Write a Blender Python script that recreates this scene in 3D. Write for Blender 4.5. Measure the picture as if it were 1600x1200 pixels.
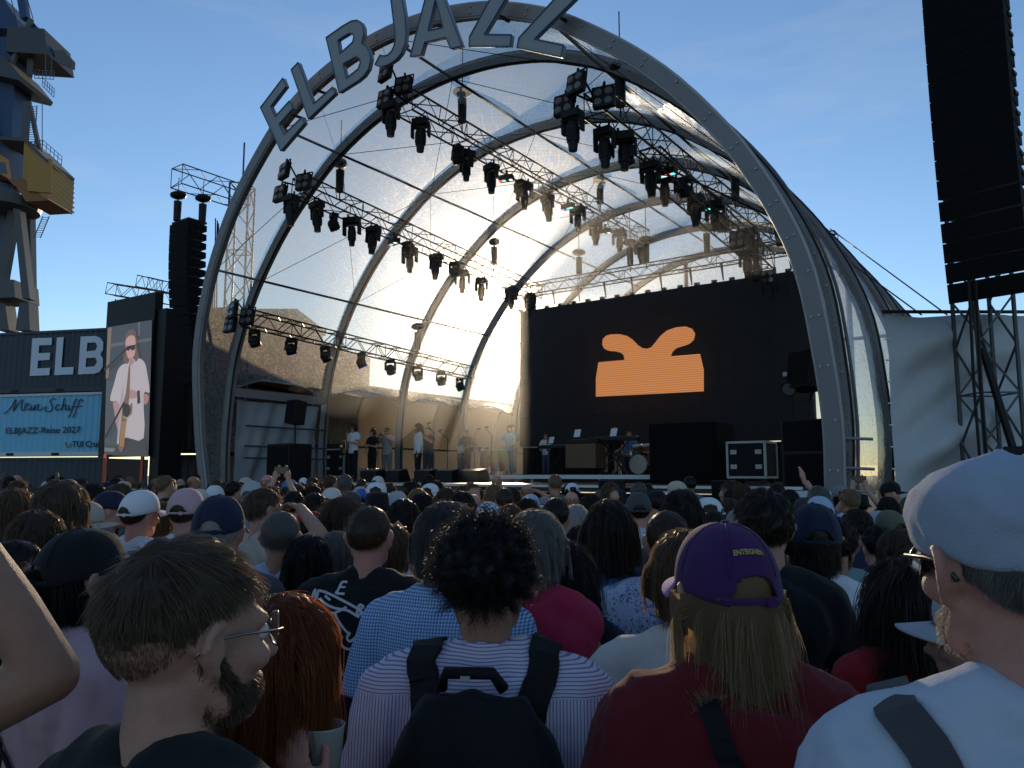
import bpy, bmesh, math, random
import numpy as np
from mathutils import Vector, Matrix, Quaternion, noise as mnoise
random.seed(7); rng = np.random.default_rng(7)
sc = bpy.context.scene
for o in list(bpy.data.objects): bpy.data.objects.remove(o)
C = sc.collection
# ------------------------------------------------------------------ camera, sky, sun, exposure
F = 1202.0; PITCH = math.atan(142/1202); CH = 1.85
cam = bpy.data.cameras.new('camera'); camo = bpy.data.objects.new('camera', cam); C.objects.link(camo)
cam.sensor_width = 36.0; cam.lens = 36.0*F/1600; cam.clip_start = 0.05; cam.clip_end = 6000
camo.location = (0, 0, CH); camo.rotation_euler = (math.pi/2+PITCH, 0, 0)
sc.camera = camo
SUN_EL, SUN_AZ = math.radians(11.6), math.radians(-0.6)      # azimuth measured from +Y towards +X
w = bpy.data.worlds.new('World'); sc.world = w; w.use_nodes = True
wn = w.node_tree; bg = wn.nodes['Background']
sky = wn.nodes.new('ShaderNodeTexSky'); sky.sky_type = 'NISHITA'; sky.sun_disc = False
sky.sun_elevation = SUN_EL; sky.sun_rotation = SUN_AZ
sky.air_density = 1.0; sky.dust_density = 0.1; sky.ozone_density = 3.0; sky.altitude = 300
tcw = wn.nodes.new('ShaderNodeTexCoord'); mpw = wn.nodes.new('ShaderNodeMapping'); mpw.inputs['Scale'].default_value = (1.2, 2.2, 7.0); mpw.inputs['Rotation'].default_value = (0, .22, .3)
nzw = wn.nodes.new('ShaderNodeTexNoise'); nzw.inputs['Scale'].default_value = 1.6; nzw.inputs['Detail'].default_value = 9; nzw.inputs['Roughness'].default_value = .62      # thin cirrus wisps over the whole sky
wn.links.new(tcw.outputs['Generated'], mpw.inputs[0]); wn.links.new(mpw.outputs[0], nzw.inputs['Vector'])
mrw = wn.nodes.new('ShaderNodeMapRange'); mrw.inputs['From Min'].default_value = .50; mrw.inputs['From Max'].default_value = .85; mrw.inputs['To Max'].default_value = .28; wn.links.new(nzw.outputs[0], mrw.inputs['Value'])
mxw = wn.nodes.new('ShaderNodeMix'); mxw.data_type = 'RGBA'; mxw.inputs['B'].default_value = (4.2, 4.2, 4.1, 1); wn.links.new(mrw.outputs[0], mxw.inputs['Factor']); wn.links.new(sky.outputs[0], mxw.inputs['A']); wn.links.new(mxw.outputs['Result'], bg.inputs[0]); bg.inputs[1].default_value = 0.15
sun = bpy.data.lights.new('sun', 'SUN'); sun.energy = 5.0; sun.angle = math.radians(0.55); sun.color = (1.0, 0.81, 0.56)
suno = bpy.data.objects.new('sun', sun); C.objects.link(suno)
sd = Vector((math.cos(SUN_EL)*math.sin(SUN_AZ), math.cos(SUN_EL)*math.cos(SUN_AZ), math.sin(SUN_EL)))
suno.rotation_euler = sd.to_track_quat('Z', 'Y').to_euler(); suno.location = sd*60
sc.view_settings.view_transform = 'Standard'; sc.view_settings.look = 'None'
sc.view_settings.gamma = 1.0; sc.view_settings.use_curve_mapping = False; sc.view_settings.exposure = 0.2
sc.cycles.use_denoising = True
try: sc.cycles.denoiser = 'OPENIMAGEDENOISE'
except Exception: pass
sc.cycles.max_bounces = 8; sc.cycles.transparent_max_bounces = 16; sc.cycles.caustics_reflective = False
sc.cycles.sample_clamp_indirect = 4.0

# ------------------------------------------------------------------ geometry helpers
def V(*a): return Vector(a)
def ray(px, py):
    a = (px-800)/F; b = (600-py)/F; c, s = math.cos(PITCH), math.sin(PITCH)
    return Vector((a, c-b*s, s+b*c))
def at_depth(px, py, y):
    r = ray(px, py); return Vector((0, 0, CH)) + r*(y/r.y)
def on_plane(px, py, p0, n):
    r = ray(px, py); o = Vector((0, 0, CH)); return o + r*(n.dot(p0-o)/n.dot(r))
# the stage's own frame: s across (to stage right as we see it), t back, z up
TH = math.radians(35.395); AX = V(math.sin(TH), math.cos(TH), 0); RT = V(math.cos(TH), -math.sin(TH), 0)
L2 = V(-8.3304, 22.6, 0); UP = V(0, 0, 1)
def S(s, t, z): return L2 + RT*s + AX*t + UP*z
STAGE_ROT = Matrix((RT, AX, UP)).transposed()           # local (s,t,z) -> world axes
def to_st(p): d = p-L2; return d.dot(RT), d.dot(AX), p.z
def on_t(px, py, t): return on_plane(px, py, S(0, t, 0), AX)

class MB:
    """collects shapes, then becomes ONE mesh object"""
    def __init__(s): s.v = []; s.f = []; s.smooth = False
    def add(s, vs, fs):
        n = len(s.v); s.v += [tuple(q) for q in vs]; s.f += [tuple(i+n for i in f) for f in fs]; return s
    def box(s, c, d, R=None):
        c = Vector(c); hx, hy, hz = d[0]/2, d[1]/2, d[2]/2
        vs = [Vector((x*hx, y*hy, z*hz)) for z in (-1, 1) for y in (-1, 1) for x in (-1, 1)]
        if R is not None: vs = [R @ q for q in vs]
        return s.add([c+q for q in vs], [(0,2,3,1),(4,5,7,6),(0,1,5,4),(2,6,7,3),(0,4,6,2),(1,3,7,5)])
    def bar(s, a, b, wd, ht=None, up=UP):
        a, b = Vector(a), Vector(b); d = b-a; L = d.length
        if L < 1e-6: return s
        d /= L; ht = ht or wd
        x = d.cross(up)
        if x.length < 1e-4: x = d.cross(V(1, 0, 0))
        x.normalize(); z = x.cross(d)
        return s.box((a+b)/2, (wd, L, ht), Matrix((x, d, z)).transposed())
    def tube(s, a, b, r, r2=None, n=8, caps=True):
        a, b = Vector(a), Vector(b); r2 = r if r2 is None else r2; d = (b-a)
        if d.length < 1e-6: return s
        d.normalize()
        x = d.orthogonal().normalized(); y = d.cross(x); vs = []
        for k in range(n):
            q = x*math.cos(2*math.pi*k/n)+y*math.sin(2*math.pi*k/n); vs += [a+q*r, b+q*r2]
        fs = [(2*k, 2*((k+1) % n), 2*((k+1) % n)+1, 2*k+1) for k in range(n)]
        if caps: fs += [tuple(2*k for k in reversed(range(n))), tuple(2*k+1 for k in range(n))]
        return s.add(vs, fs)
    def pipe(s, pts, r, n=6):
        pts = [Vector(p) for p in pts]; m = len(pts); vs = []; x = None
        for i, p in enumerate(pts):
            d = (pts[min(i+1, m-1)]-pts[max(i-1, 0)]).normalized()
            x = d.orthogonal().normalized() if x is None else (x-d*x.dot(d)).normalized()
            y = d.cross(x); rr = r[i] if isinstance(r, (list, tuple)) else r
            vs += [p+(x*math.cos(2*math.pi*k/n)+y*math.sin(2*math.pi*k/n))*rr for k in range(n)]
        fs = [(i*n+k, i*n+(k+1) % n, (i+1)*n+(k+1) % n, (i+1)*n+k) for i in range(m-1) for k in range(n)]
        fs += [tuple(reversed(range(n))), tuple((m-1)*n+k for k in range(n))]
        return s.add(vs, fs)
    def prism(s, pts, o, x, y, nrm, th):
        """polygon pts (2D) in the frame o,x,y given thickness th along nrm"""
        o, x, y, nrm = map(Vector, (o, x, y, nrm)); n = len(pts)
        lo = [o+x*p[0]+y*p[1] for p in pts]; hi = [q+nrm*th for q in lo]
        return s.add(lo+hi, [tuple(reversed(range(n))), tuple(range(n, 2*n))]+[(k, (k+1) % n, n+(k+1) % n, n+k) for k in range(n)])
    def ell(s, c, r, R=None, n=12, m=8):
        c = Vector(c); vs = []
        for j in range(1, m):
            ph = math.pi*j/m
            for k in range(n):
                q = Vector((r[0]*math.sin(ph)*math.cos(2*math.pi*k/n), r[1]*math.sin(ph)*math.sin(2*math.pi*k/n), r[2]*math.cos(ph)))
                vs.append(c+(R @ q if R is not None else q))
        t = Vector((0, 0, r[2])); t = R @ t if R is not None else t
        vs += [c+t, c-t]; T = (m-1)*n
        fs = [(j*n+k, (j+1)*n+k, (j+1)*n+(k+1) % n, j*n+(k+1) % n) for j in range(m-2) for k in range(n)]
        fs += [(T, k, (k+1) % n) for k in range(n)] + [(T+1, (m-2)*n+(k+1) % n, (m-2)*n+k) for k in range(n)]
        return s.add(vs, fs)
    def cap(s, a, b, ra, rb, n=10):
        s.tube(a, b, ra, rb, n); s.ell(a, (ra,)*3, n=n, m=6); s.ell(b, (rb,)*3, n=n, m=6); return s
    def loft(s, rings, closed=True):
        n = len(rings[0]); vs = [q for r in rings for q in r]; m = len(rings)
        fs = [(i*n+k, i*n+(k+1) % n, (i+1)*n+(k+1) % n, (i+1)*n+k) for i in range(m-1) for k in range(n)]
        if closed: fs += [tuple(reversed(range(n))), tuple((m-1)*n+k for k in range(n))]
        return s.add(vs, fs)
    def mesh(s, name='m', smooth=None):
        me = bpy.data.meshes.new(name); me.from_pydata([tuple(v) for v in s.v], [], s.f); me.validate(); 
        bm = bmesh.new(); bm.from_mesh(me); bmesh.ops.recalc_face_normals(bm, faces=bm.faces); bm.to_mesh(me); bm.free()
        if smooth if smooth is not None else s.smooth:
            me.polygons.foreach_set('use_smooth', [True]*len(me.polygons))
        return me
    def build(s, name, mat, parent=None, origin=None, smooth=None, bevel=0):
        me = s.mesh(name, smooth)
        if origin is not None:
            me.transform(Matrix.Translation(-Vector(origin)))
        o = bpy.data.objects.new(name, me); C.objects.link(o)
        if mat is not None: me.materials.append(mat)
        if parent is not None: o.parent = parent
        if bevel:
            b = o.modifiers.new('bevel', 'BEVEL'); b.width = bevel; b.segments = 2; b.limit_method = 'ANGLE'
        return o
def tag(o, label=None, cat=None, group=None, kind=None):
    if label: o['label'] = label
    if cat: o['category'] = cat
    if group: o['group'] = group
    if kind: o['kind'] = kind
    return o
def thing(name, label, cat, loc=(0, 0, 0), group=None, R=None, scale=1.0):
    o = bpy.data.objects.new(name, None); C.objects.link(o); o.empty_display_size = .1
    M = (R.to_4x4() if R is not None else Matrix.Identity(4))
    o.matrix_world = Matrix.Translation(Vector(loc)) @ M @ Matrix.Scale(scale, 4)
    return tag(o, label, cat, group)
def copy_tree(o, parent=None):
    c = o.copy(); C.objects.link(c)
    if parent is not None:
        c.parent = parent; c.matrix_parent_inverse = o.matrix_parent_inverse.copy()
    for ch in o.children: copy_tree(ch, c)
    return c
def rotz(a): return Matrix.Rotation(a, 3, 'Z')
ORD = ['first', 'second', 'third', 'fourth', 'fifth', 'sixth', 'seventh', 'eighth', 'ninth', 'tenth', 'eleventh', 'twelfth']

# ------------------------------------------------------------------ materials
MATS = {}
def mat(name, col=(.5, .5, .5), rough=.6, metal=0.0, spec=.5, var=0.0, vscale=8.0, bump=0.0, bscale=60.0, emit=None, estr=1.0, sss=0.0, sheen=0.0):
    if name in MATS: return MATS[name]
    m = bpy.data.materials.new(name); m.use_nodes = True; MATS[name] = m
    N = m.node_tree.nodes; Lk = m.node_tree.links; b = N['Principled BSDF']
    b.inputs['Base Color'].default_value = (*col, 1); b.inputs['Roughness'].default_value = rough
    b.inputs['Metallic'].default_value = metal; b.inputs['Specular IOR Level'].default_value = spec
    if sheen: b.inputs['Sheen Weight'].default_value = sheen
    if sss:
        b.inputs['Subsurface Weight'].default_value = sss; b.inputs['Subsurface Radius'].default_value = (.012, .004, .002); b.inputs['Subsurface Scale'].default_value = 1.0
    if emit: b.inputs['Emission Color'].default_value = (*emit, 1); b.inputs['Emission Strength'].default_value = estr
    if var or bump:
        tc = N.new('ShaderNodeTexCoord')
    if var:
        no = N.new('ShaderNodeTexNoise'); no.inputs['Scale'].default_value = vscale; no.inputs['Detail'].default_value = 6; no.inputs['Roughness'].default_value = .65
        Lk.new(tc.outputs['Object'], no.inputs['Vector'])
        mx = N.new('ShaderNodeMix'); mx.data_type = 'RGBA'; mx.inputs['A'].default_value = (*[c*(1-var) for c in col], 1); mx.inputs['B'].default_value = (*[min(1, c*(1+var)) for c in col], 1)
        Lk.new(no.outputs[0], mx.inputs['Factor']); Lk.new(mx.outputs['Result'], b.inputs['Base Color'])
    if bump:
        n2 = N.new('ShaderNodeTexNoise'); n2.inputs['Scale'].default_value = bscale; n2.inputs['Detail'].default_value = 4
        Lk.new(tc.outputs['Object'], n2.inputs['Vector']); bp = N.new('ShaderNodeBump'); bp.inputs['Strength'].default_value = bump; bp.inputs['Distance'].default_value = .02
        Lk.new(n2.outputs[0], bp.inputs['Height']); Lk.new(bp.outputs[0], b.inputs['Normal'])
    return m
steel = mat('galvanised_steel', (.36, .36, .37), .5, .35, var=.18, vscale=3)
archm = mat('arch_aluminium', (.22, .22, .23), .55, .25, var=.15, vscale=1.5)
blackm = mat('black_metal', (.006, .006, .007), .5, spec=.25)
blackp = mat('black_plastic', (.007, .007, .008), .5, spec=.25, bump=.1)
grille = mat('speaker_grille', (.005, .005, .006), .8, spec=.15, bump=.4, bscale=250)
whitep = mat('white_paint', (.78, .78, .78), .6)
# ------------------------------------------------------------------ ground
from mathutils.geometry import tessellate_polygon
def ground_mat():
    m = mat('asphalt', (.05, .05, .052), .85, var=.35, vscale=.6, bump=.35, bscale=90); return m
tag(MB().add([(-900, -300, 0), (900, -300, 0), (900, 1500, 0), (-900, 1500, 0)], [(0, 1, 2, 3)]).build('ground', ground_mat()), kind='structure')

# ------------------------------------------------------------------ clear roof membrane material
def membrane_mat(name, clear=.5):
    m = bpy.data.materials.new(name); m.use_nodes = True; N = m.node_tree.nodes; Lk = m.node_tree.links
    for n in list(N): N.remove(n)
    out = N.new('ShaderNodeOutputMaterial'); tc = N.new('ShaderNodeTexCoord')
    def noise(scale, detail=6, sx=(1, 1, 1), rough=.6, rot=(0, 0, 0)):
        mp = N.new('ShaderNodeMapping'); mp.inputs['Scale'].default_value = sx; mp.inputs['Rotation'].default_value = rot; Lk.new(tc.outputs['Object'], mp.inputs[0])
        n = N.new('ShaderNodeTexNoise'); n.inputs['Scale'].default_value = scale; n.inputs['Detail'].default_value = detail; n.inputs['Roughness'].default_value = rough
        Lk.new(mp.outputs[0], n.inputs['Vector']); return n.outputs[0]
    def ramp(src, a, b, lo=0., hi=1.):
        r = N.new('ShaderNodeMapRange'); r.inputs['From Min'].default_value = a; r.inputs['From Max'].default_value = b
        r.inputs['To Min'].default_value = lo; r.inputs['To Max'].default_value = hi; Lk.new(src, r.inputs['Value']); return r.outputs[0]
    def math2(op, a, b):
        n = N.new('ShaderNodeMath'); n.operation = op; n.use_clamp = True
        for i, q in enumerate((a, b)):
            if isinstance(q, (int, float)): n.inputs[i].default_value = q
            else: Lk.new(q, n.inputs[i])
        return n.outputs[0]
    # worn sheet: broad cloudy haze, long fold scratches in two directions, fine specks
    cloud = ramp(noise(.35, 5), .35, .7, -.06, .08)
    s1 = ramp(noise(5.5, 8, (.22, 3.2, 3.2), .7, (.0, .5, .6)), .50, .68, 0, .30)
    s2 = ramp(noise(5.0, 8, (3.2, .25, 2.6), .7, (.5, .0, -.5)), .51, .68, 0, .27)
    sp = ramp(noise(55, 2), .70, .78, 0, .35)
    haze = math2('ADD', math2('ADD', math2('ADD', math2('ADD', 1-clear, cloud), s1), s2), sp)
    haze = math2('MINIMUM', haze, .93)
    tr = N.new('ShaderNodeBsdfTransparent'); tr.inputs[0].default_value = (.80, .765, .70, 1)
    rf = N.new('ShaderNodeBsdfRefraction'); rf.inputs['Color'].default_value = (.9, .86, .8, 1); rf.inputs['IOR'].default_value = 1.07; rf.inputs['Roughness'].default_value = .85
    rf2 = N.new('ShaderNodeBsdfRefraction'); rf2.inputs['Color'].default_value = (.9, .86, .8, 1); rf2.inputs['IOR'].default_value = .935; rf2.inputs['Roughness'].default_value = .85
    tl = N.new('ShaderNodeBsdfTranslucent'); tl.inputs[0].default_value = (.44, .40, .335, 1)
    df = N.new('ShaderNodeBsdfDiffuse'); df.inputs[0].default_value = (.5, .5, .5, 1)
    gl = N.new('ShaderNodeBsdfGlossy'); gl.inputs['Roughness'].default_value = .12; gl.inputs[0].default_value = (1, 1, 1, 1)
    def mix(fac, a, b):
        n = N.new('ShaderNodeMixShader')
        if isinstance(fac, (int, float)): n.inputs[0].default_value = fac
        else: Lk.new(fac, n.inputs[0])
        Lk.new(a.outputs[0], n.inputs[1]); Lk.new(b.outputs[0], n.inputs[2]); return n
    scat = mix(.80, mix(.5, rf, rf2), tl); scat = mix(.12, scat, df)
    body = mix(haze, tr, scat)
    lw_ = N.new('ShaderNodeLayerWeight'); lw = N.new('ShaderNodeMath'); lw.operation = 'POWER'; Lk.new(lw_.outputs['Facing'], lw.inputs[0]); lw.inputs[1].default_value = 4.0
    bp = N.new('ShaderNodeBump'); bp.inputs['Strength'].default_value = .25; bp.inputs['Distance'].default_value = .05
    Lk.new(noise(2.2, 5), bp.inputs['Height']); Lk.new(bp.outputs[0], gl.inputs['Normal'])
    fin = mix(math2('ADD', math2('MULTIPLY', lw.outputs[0], .5), .04), body, gl)
    Lk.new(fin.outputs[0], out.inputs[0]); return m
memb = membrane_mat('clear_membrane', .69)
memb_side = membrane_mat('clear_side_sheet', .55)

# ------------------------------------------------------------------ stage canopy: arches, sheets, rods
HALF = [(8.46, 0), (8.5, 1.5), (8.55, 2.7), (8.47, 3.95), (8.33, 5.03), (8.06, 5.9), (7.66, 6.76), (7.22, 7.5), (6.45, 8.5), (5.65, 9.3), (4.75, 10.02), (3.95, 10.55), (2.9, 11.03), (1.97, 11.3), (1.05, 11.46), (0, 11.52)]
def catmull(P, per=6, closed=False):
    P = [Vector(p) for p in P]; n = len(P); out = []
    rngk = range(n if closed else n-1)
    for i in rngk:
        g = (lambda k: P[k % n]) if closed else (lambda k: P[max(0, min(n-1, k))])
        p0, p1, p2, p3 = g(i-1), g(i), g(i+1), g(i+2)
        for j in range(per):
            u = j/per
            out.append(.5*((2*p1)+(-p0+p2)*u+(2*p0-5*p1+4*p2-p3)*u*u+(-p0+3*p1-3*p2+p3)*u**3))
    if not closed: out.append(P[-1])
    return out
_prof = [(-h, z) for h, z in HALF] + [(h, z) for h, z in reversed(HALF[:-1])]
PROF = catmull([(a, b, 0) for a, b in _prof], 3)            # left foot over the top to right foot (x = offset from centre, y = z)
SC = 8.45
def prof_normals():
    out = []
    for i in range(len(PROF)):
        d = (PROF[min(i+1, len(PROF)-1)]-PROF[max(i-1, 0)]).normalized(); out.append(Vector((-d.y, d.x, 0)))
    return out
PN = prof_normals()
ARCH_T = [None, 0.0, 3.65, 7.3, 10.95, 14.6, 18.25]         # None: the raked front arch
def arch_t(k, z): return -0.4-0.15*z if ARCH_T[k] is None else ARCH_T[k]
def arch_pt(k, i, off=0.0, dt=0.0):
    p = PROF[i]+PN[i]*off
    return S(SC+p.x, arch_t(k, p.y)+dt, p.y)
ORG = S(SC, 0, 0)
canopy = thing('stage_canopy', 'big barrel-shaped open-air stage roof of grey arches and clear sheeting', 'stage', ORG)
for k in range(len(ARCH_T)):
    b = MB(); rings = []
    rd, wd = (.125, .10) if k == 0 else (.115, .08)
    for i in range(len(PROF)):
        rings.append([arch_pt(k, i, o, d) for o, d in ((-rd, -wd), (rd, -wd), (rd, wd), (-rd, wd))])
    b.loft(rings); a = b.build('arch', archm, canopy, ORG)
    # keder rails along both edges
    e = MB()
    for off in (-rd-.015, rd+.015):
        e.pipe([arch_pt(k, i, off, -wd*.6) for i in range(len(PROF))], .028, 5)
    e.build('keder_rail', blackm if k else steel, a, ORG)
    if k < 2:
        for i in range(4, len(PROF)-4, 2):
            for off in (-.06, .06):
                if (i//2) % 3 == 0 and off < 0: continue
                p = arch_pt(k, i, off, -wd); q = arch_pt(k, i, off, -wd-.025)
                MB().tube(p, q, .022, n=6).build('bolt', steel, a, ORG)
def sheet(k0, k1, i0, i1, name, m, sag=.22, nu=7, skirt=None):
    b = MB(); vs = []; fs = []; idx = list(range(i0, i1+1))
    for i in idx:
        for j in range(nu):
            u = j/(nu-1); p = arch_pt(k0, i, .06).lerp(arch_pt(k1, i, .06), u)
            n = RT*PN[i].x + UP*PN[i].y
            h = PROF[i].y
            wob = .03*mnoise.noise(p*.9)
            p = p - n*(sag*math.sin(math.pi*u)*min(1, h/5)+wob)
            if skirt and i == idx[-1 if skirt == 'end' else 0]:
                p += UP*(.5*math.sin(math.pi*u))
            vs.append(p)
    m_ = len(idx)
    fs = [(a*nu+j, a*nu+j+1, (a+1)*nu+j+1, (a+1)*nu+j) for a in range(m_-1) for j in range(nu-1)]
    b.add(vs, fs); o = b.build(name, m, canopy, ORG, smooth=True); return o
NP = len(PROF)-1
i_low = min(range(NP//2), key=lambda i: abs(PROF[i].y-4.15))
for k in range(len(ARCH_T)-1):
    sheet(k, k+1, 0 if k == 0 else i_low, NP, 'roof_sheet', memb, sag=.05 if k == 0 else .24, skirt=None if k == 0 else 'start')
# edge hems where the left wall sheets stop, eaves bar in the first bay
for k in range(1, len(ARCH_T)-1):
    pts = []
    for j in range(9):
        u = j/8; p = arch_pt(k, i_low, .06).lerp(arch_pt(k+1, i_low, .06), u); pts.append(p+UP*(.5*math.sin(math.pi*u)))
    MB().pipe(pts, .035, 6).build('sheet_hem', mat('grey_hem', (.2, .2, .2), .7), canopy, ORG)
MB().bar(arch_pt(1, i_low, 0)-UP*.05, arch_pt(2, i_low, 0)-UP*.05, .16, .26).build('eaves_beam', archm, canopy, ORG)
def prof_i(z, right):
    r = range(NP//2, NP+1) if right else range(0, NP//2+1)
    return min(r, key=lambda i: abs(PROF[i].y-z))
for i in (prof_i(7.4, 0), prof_i(10.5, 0), NP//2, prof_i(10.4, 1), prof_i(7.4, 1)):
    for k in range(len(ARCH_T)-1):
        MB().tube(arch_pt(k, i, -.1), arch_pt(k+1, i, -.1), .035, n=7).build('purlin', blackm if k else archm, canopy, ORG)
# bracing wires
for k in range(0, 4):
    for (i0, i1) in ((prof_i(7.4, 0), prof_i(10.5, 0)), (prof_i(10.5, 0), NP//2), (NP//2, prof_i(10.4, 1)), (prof_i(10.4, 1), prof_i(7.4, 1))):
        MB().tube(arch_pt(k, i0, -.1), arch_pt(k+1, i1, -.1), .009, n=4).build('bracing_wire', blackm, canopy, ORG)
        if k: MB().tube(arch_pt(k, i1, -.1), arch_pt(k+1, i0, -.1), .009, n=4).build('bracing_wire', blackm, canopy, ORG)
# open rear gable: posts, rail and a clear sheet
gab = MB(); rows = []
for i in range(2, NP-1): rows.append(arch_pt(6, i, 0, .05))
base = [Vector((p.x, p.y, 2.2)) for p in rows]
vs = rows+base; n_ = len(rows)
MB().add(vs, [(j, j+1, n_+j+1, n_+j) for j in range(n_-1)]).build('rear_sheet', memb_side, canopy, ORG, smooth=True)
for s_ in (3.4, 6.8, 10.1, 13.5):
    zt = max(p.y for p in PROF if abs(p.x-(s_-SC)) < .7)
    MB().bar(S(s_, 18.2, 0), S(s_, 18.2, zt), .16).build('rear_post', archm, canopy, ORG)
MB().bar(S(.4, 18.12, 7.1), S(16.5, 18.12, 7.1), .12).build('rear_rail', archm, canopy, ORG)
# right-hand storm skirt: dark edge, lower sheet and straps seen outside the front arch
MB().pipe([arch_pt(1, i, .17, .1) for i in range(NP//2+8, NP+1)], .03, 6).build('edge_flap', mat('grey_flap', (.16, .16, .17), .75, bump=.3, bscale=8), canopy, ORG)

# thin artificial fog hanging under the roof
sm = bpy.data.materials.new('stage_smoke'); sm.use_nodes = True; _n = sm.node_tree.nodes; _n.remove(_n['Principled BSDF'])
pv = _n.new('ShaderNodeVolumePrincipled'); pv.inputs['Color'].default_value = (.95, .96, 1, 1); pv.inputs['Density'].default_value = .0058; pv.inputs['Anisotropy'].default_value = .8
sm.node_tree.links.new(pv.outputs[0], _n['Material Output'].inputs['Volume'])
fr_, bk_ = [], []
for i in range(0, NP+1, 3):
    p = PROF[i]; q = (SC+p.x*.93, max(1.70, p.y*.94)); fr_.append(S(q[0], 1.2, q[1])); bk_.append(S(q[0], 17.6, q[1]))
m_ = len(fr_)
fog = MB().add(fr_+bk_, [tuple(range(m_)), tuple(reversed(range(m_, 2*m_)))]+[(k, (k+1) % m_, m_+(k+1) % m_, m_+k) for k in range(m_)]).build('stage_smoke', sm)
tag(fog, kind='stuff')

# ------------------------------------------------------------------ ELBJAZZ letters mounted on the raked front arch
a1n = (AX+UP*.15).normalized()
LET = {
 'E': ([(407,168),(442,122),(447,135),(423,166),(430,182),(452.5,157.5),(458,169),(436,194),(444,210),(472.5,182.5),(476,192.5),(439,236)], []),
 'L': ([(455,109),(466,97.5),(490,162.5),(520,136),(524,146),(482,186)], []),
 'B': ([(509.5,59),(535,41),(549,33),(558,31.5),(564.5,35),(568,43),(568.5,54),(565,67.5),(573,73),(578,81),(579.5,92),(576,107.5),(569,118),(560,126),(530,145)],
       [[(528,62.5),(546,51.5),(551,52.5),(553,58),(551,66),(531,84)], [(536,100),(557,88),(562,92),(563,99),(559.5,108),(541,122.5)]]),
 'J': ([(607,-32),(624,-34),(629,0),(633,25),(634.5,50),(633,68),(627.5,82.5),(620,92),(612.5,97.5),(604,102),(597.5,104),(591,103.5),(586,101),(594,86),(600,87.5),(606,86),(612,80),(615.5,72.5),(617.5,62),(617,50),(611,0)], []),
 'A': ([(641,88.6),(664,0),(673,-36),(683,-36),(695,0),(722,72),(704,76),(697,58.4),(663.6,66),(658,86.4)], [[(680.5,-2),(692,42.6),(669,48)]]),
 'Z': ([(733,72.4),(733.6,58),(783,-33),(748,-33),(749,-51),(811,-51),(809,-34),(757,54),(799.4,54.4),(797,72.4)], []),
 'Z2': ([(808,74.4),(811,59.4),(889,-26),(852,-33),(856,-51),(922,-38),(919,-22),(835,61),(880.6,70.4),(876.6,89.4)], []),
}
letm = mat('letter_grey', (.30, .31, .33), .5, var=.06, vscale=1.0)
lete = mat('letter_edge_blue', (.04, .10, .20), .5)
def holed_prism(loops, fn, nrm, th):
    """extrude a polygon with holes; fn maps 2-D points to 3-D"""
    flat = []; loops3 = [[Vector((p[0], p[1], 0)) for p in L] for L in loops]
    tris = tessellate_polygon(loops3)
    pts = [fn(*p) for L in loops for p in L]; n = len(pts); b = MB()
    vs = pts+[p+nrm*th for p in pts]; fs = [tuple(t) for t in tris]+[tuple(n+i for i in reversed(t)) for t in tris]
    o = 0
    for L in loops:
        m = len(L); fs += [(o+k, o+(k+1) % m, n+o+(k+1) % m, n+o+k) for k in range(m)]; o += m
    b.add(vs, fs); return b
sign = thing('stage_sign', 'large grey cut-out letters reading ELBJAZZ along the front arch', 'sign', S(6, -2, 10))
for ch, (outer, holes) in LET.items():
    p0 = S(SC, -.4-.55, 0)
    fn = lambda x, y: on_plane(x, y, p0, a1n)
    b = holed_prism([outer]+holes, fn, a1n, .10)
    lo = b.build('letter', letm, sign, sign.location)
    c = Vector((sum(p[0] for p in outer)/len(outer), sum(p[1] for p in outer)/len(outer)))
    e = MB()
    for L in [outer]+holes:
        for k in range(len(L)): e.bar(fn(*L[k])-a1n*.004, fn(*L[(k+1) % len(L)])-a1n*.004, .022, .022)
    e.build('letter_rim', lete, lo, sign.location)
    br = MB(); cc = fn(c.x, max(c.y, 20)); br.bar(cc+a1n*.1, cc+a1n*.5, .05); br.build('bracket', blackm, lo, sign.location)

# ------------------------------------------------------------------ stage deck
DECK = 1.66
deckm = mat('stage_deck', (.02, .02, .022), .45, var=.3, vscale=3)
skirtm = mat('black_stage_skirt', (.004, .004, .005), .85, spec=.1, bump=.3, bscale=6)
deck = MB().box((0, 0, -.07), (16.6, 17.8, .14)); dk = deck.build('stage_deck', deckm); dk.matrix_world = Matrix.Translation(S(SC, 8.5, DECK)) @ STAGE_ROT.to_4x4(); tag(dk, 'black stage floor raised behind the front rows of the crowd', 'stage floor')
b = MB()
for i in range(60):
    s0 = .2+i*.275; b.add([S(s0, -.42+.05*(i % 2), .0), S(s0+.275, -.42+.05*((i+1) % 2), .0), S(s0+.275, -.42+.05*((i+1) % 2), DECK-.16), S(s0, -.42+.05*(i % 2), DECK-.16)], [(0, 1, 2, 3)])
tag(b.build('stage_skirt', skirtm), 'black pleated cloth skirt hanging below the stage floor edge', 'skirt')
tag(MB().bar(S(1.6, -.47, DECK-.03), S(16.4, -.47, DECK-.03), .03, .05).build('deck_edge_strip', mat('edge_strip', (.5, .52, .52), .35, .6)), 'thin pale metal strip along the front edge of the stage floor', 'edge strip')
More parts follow.
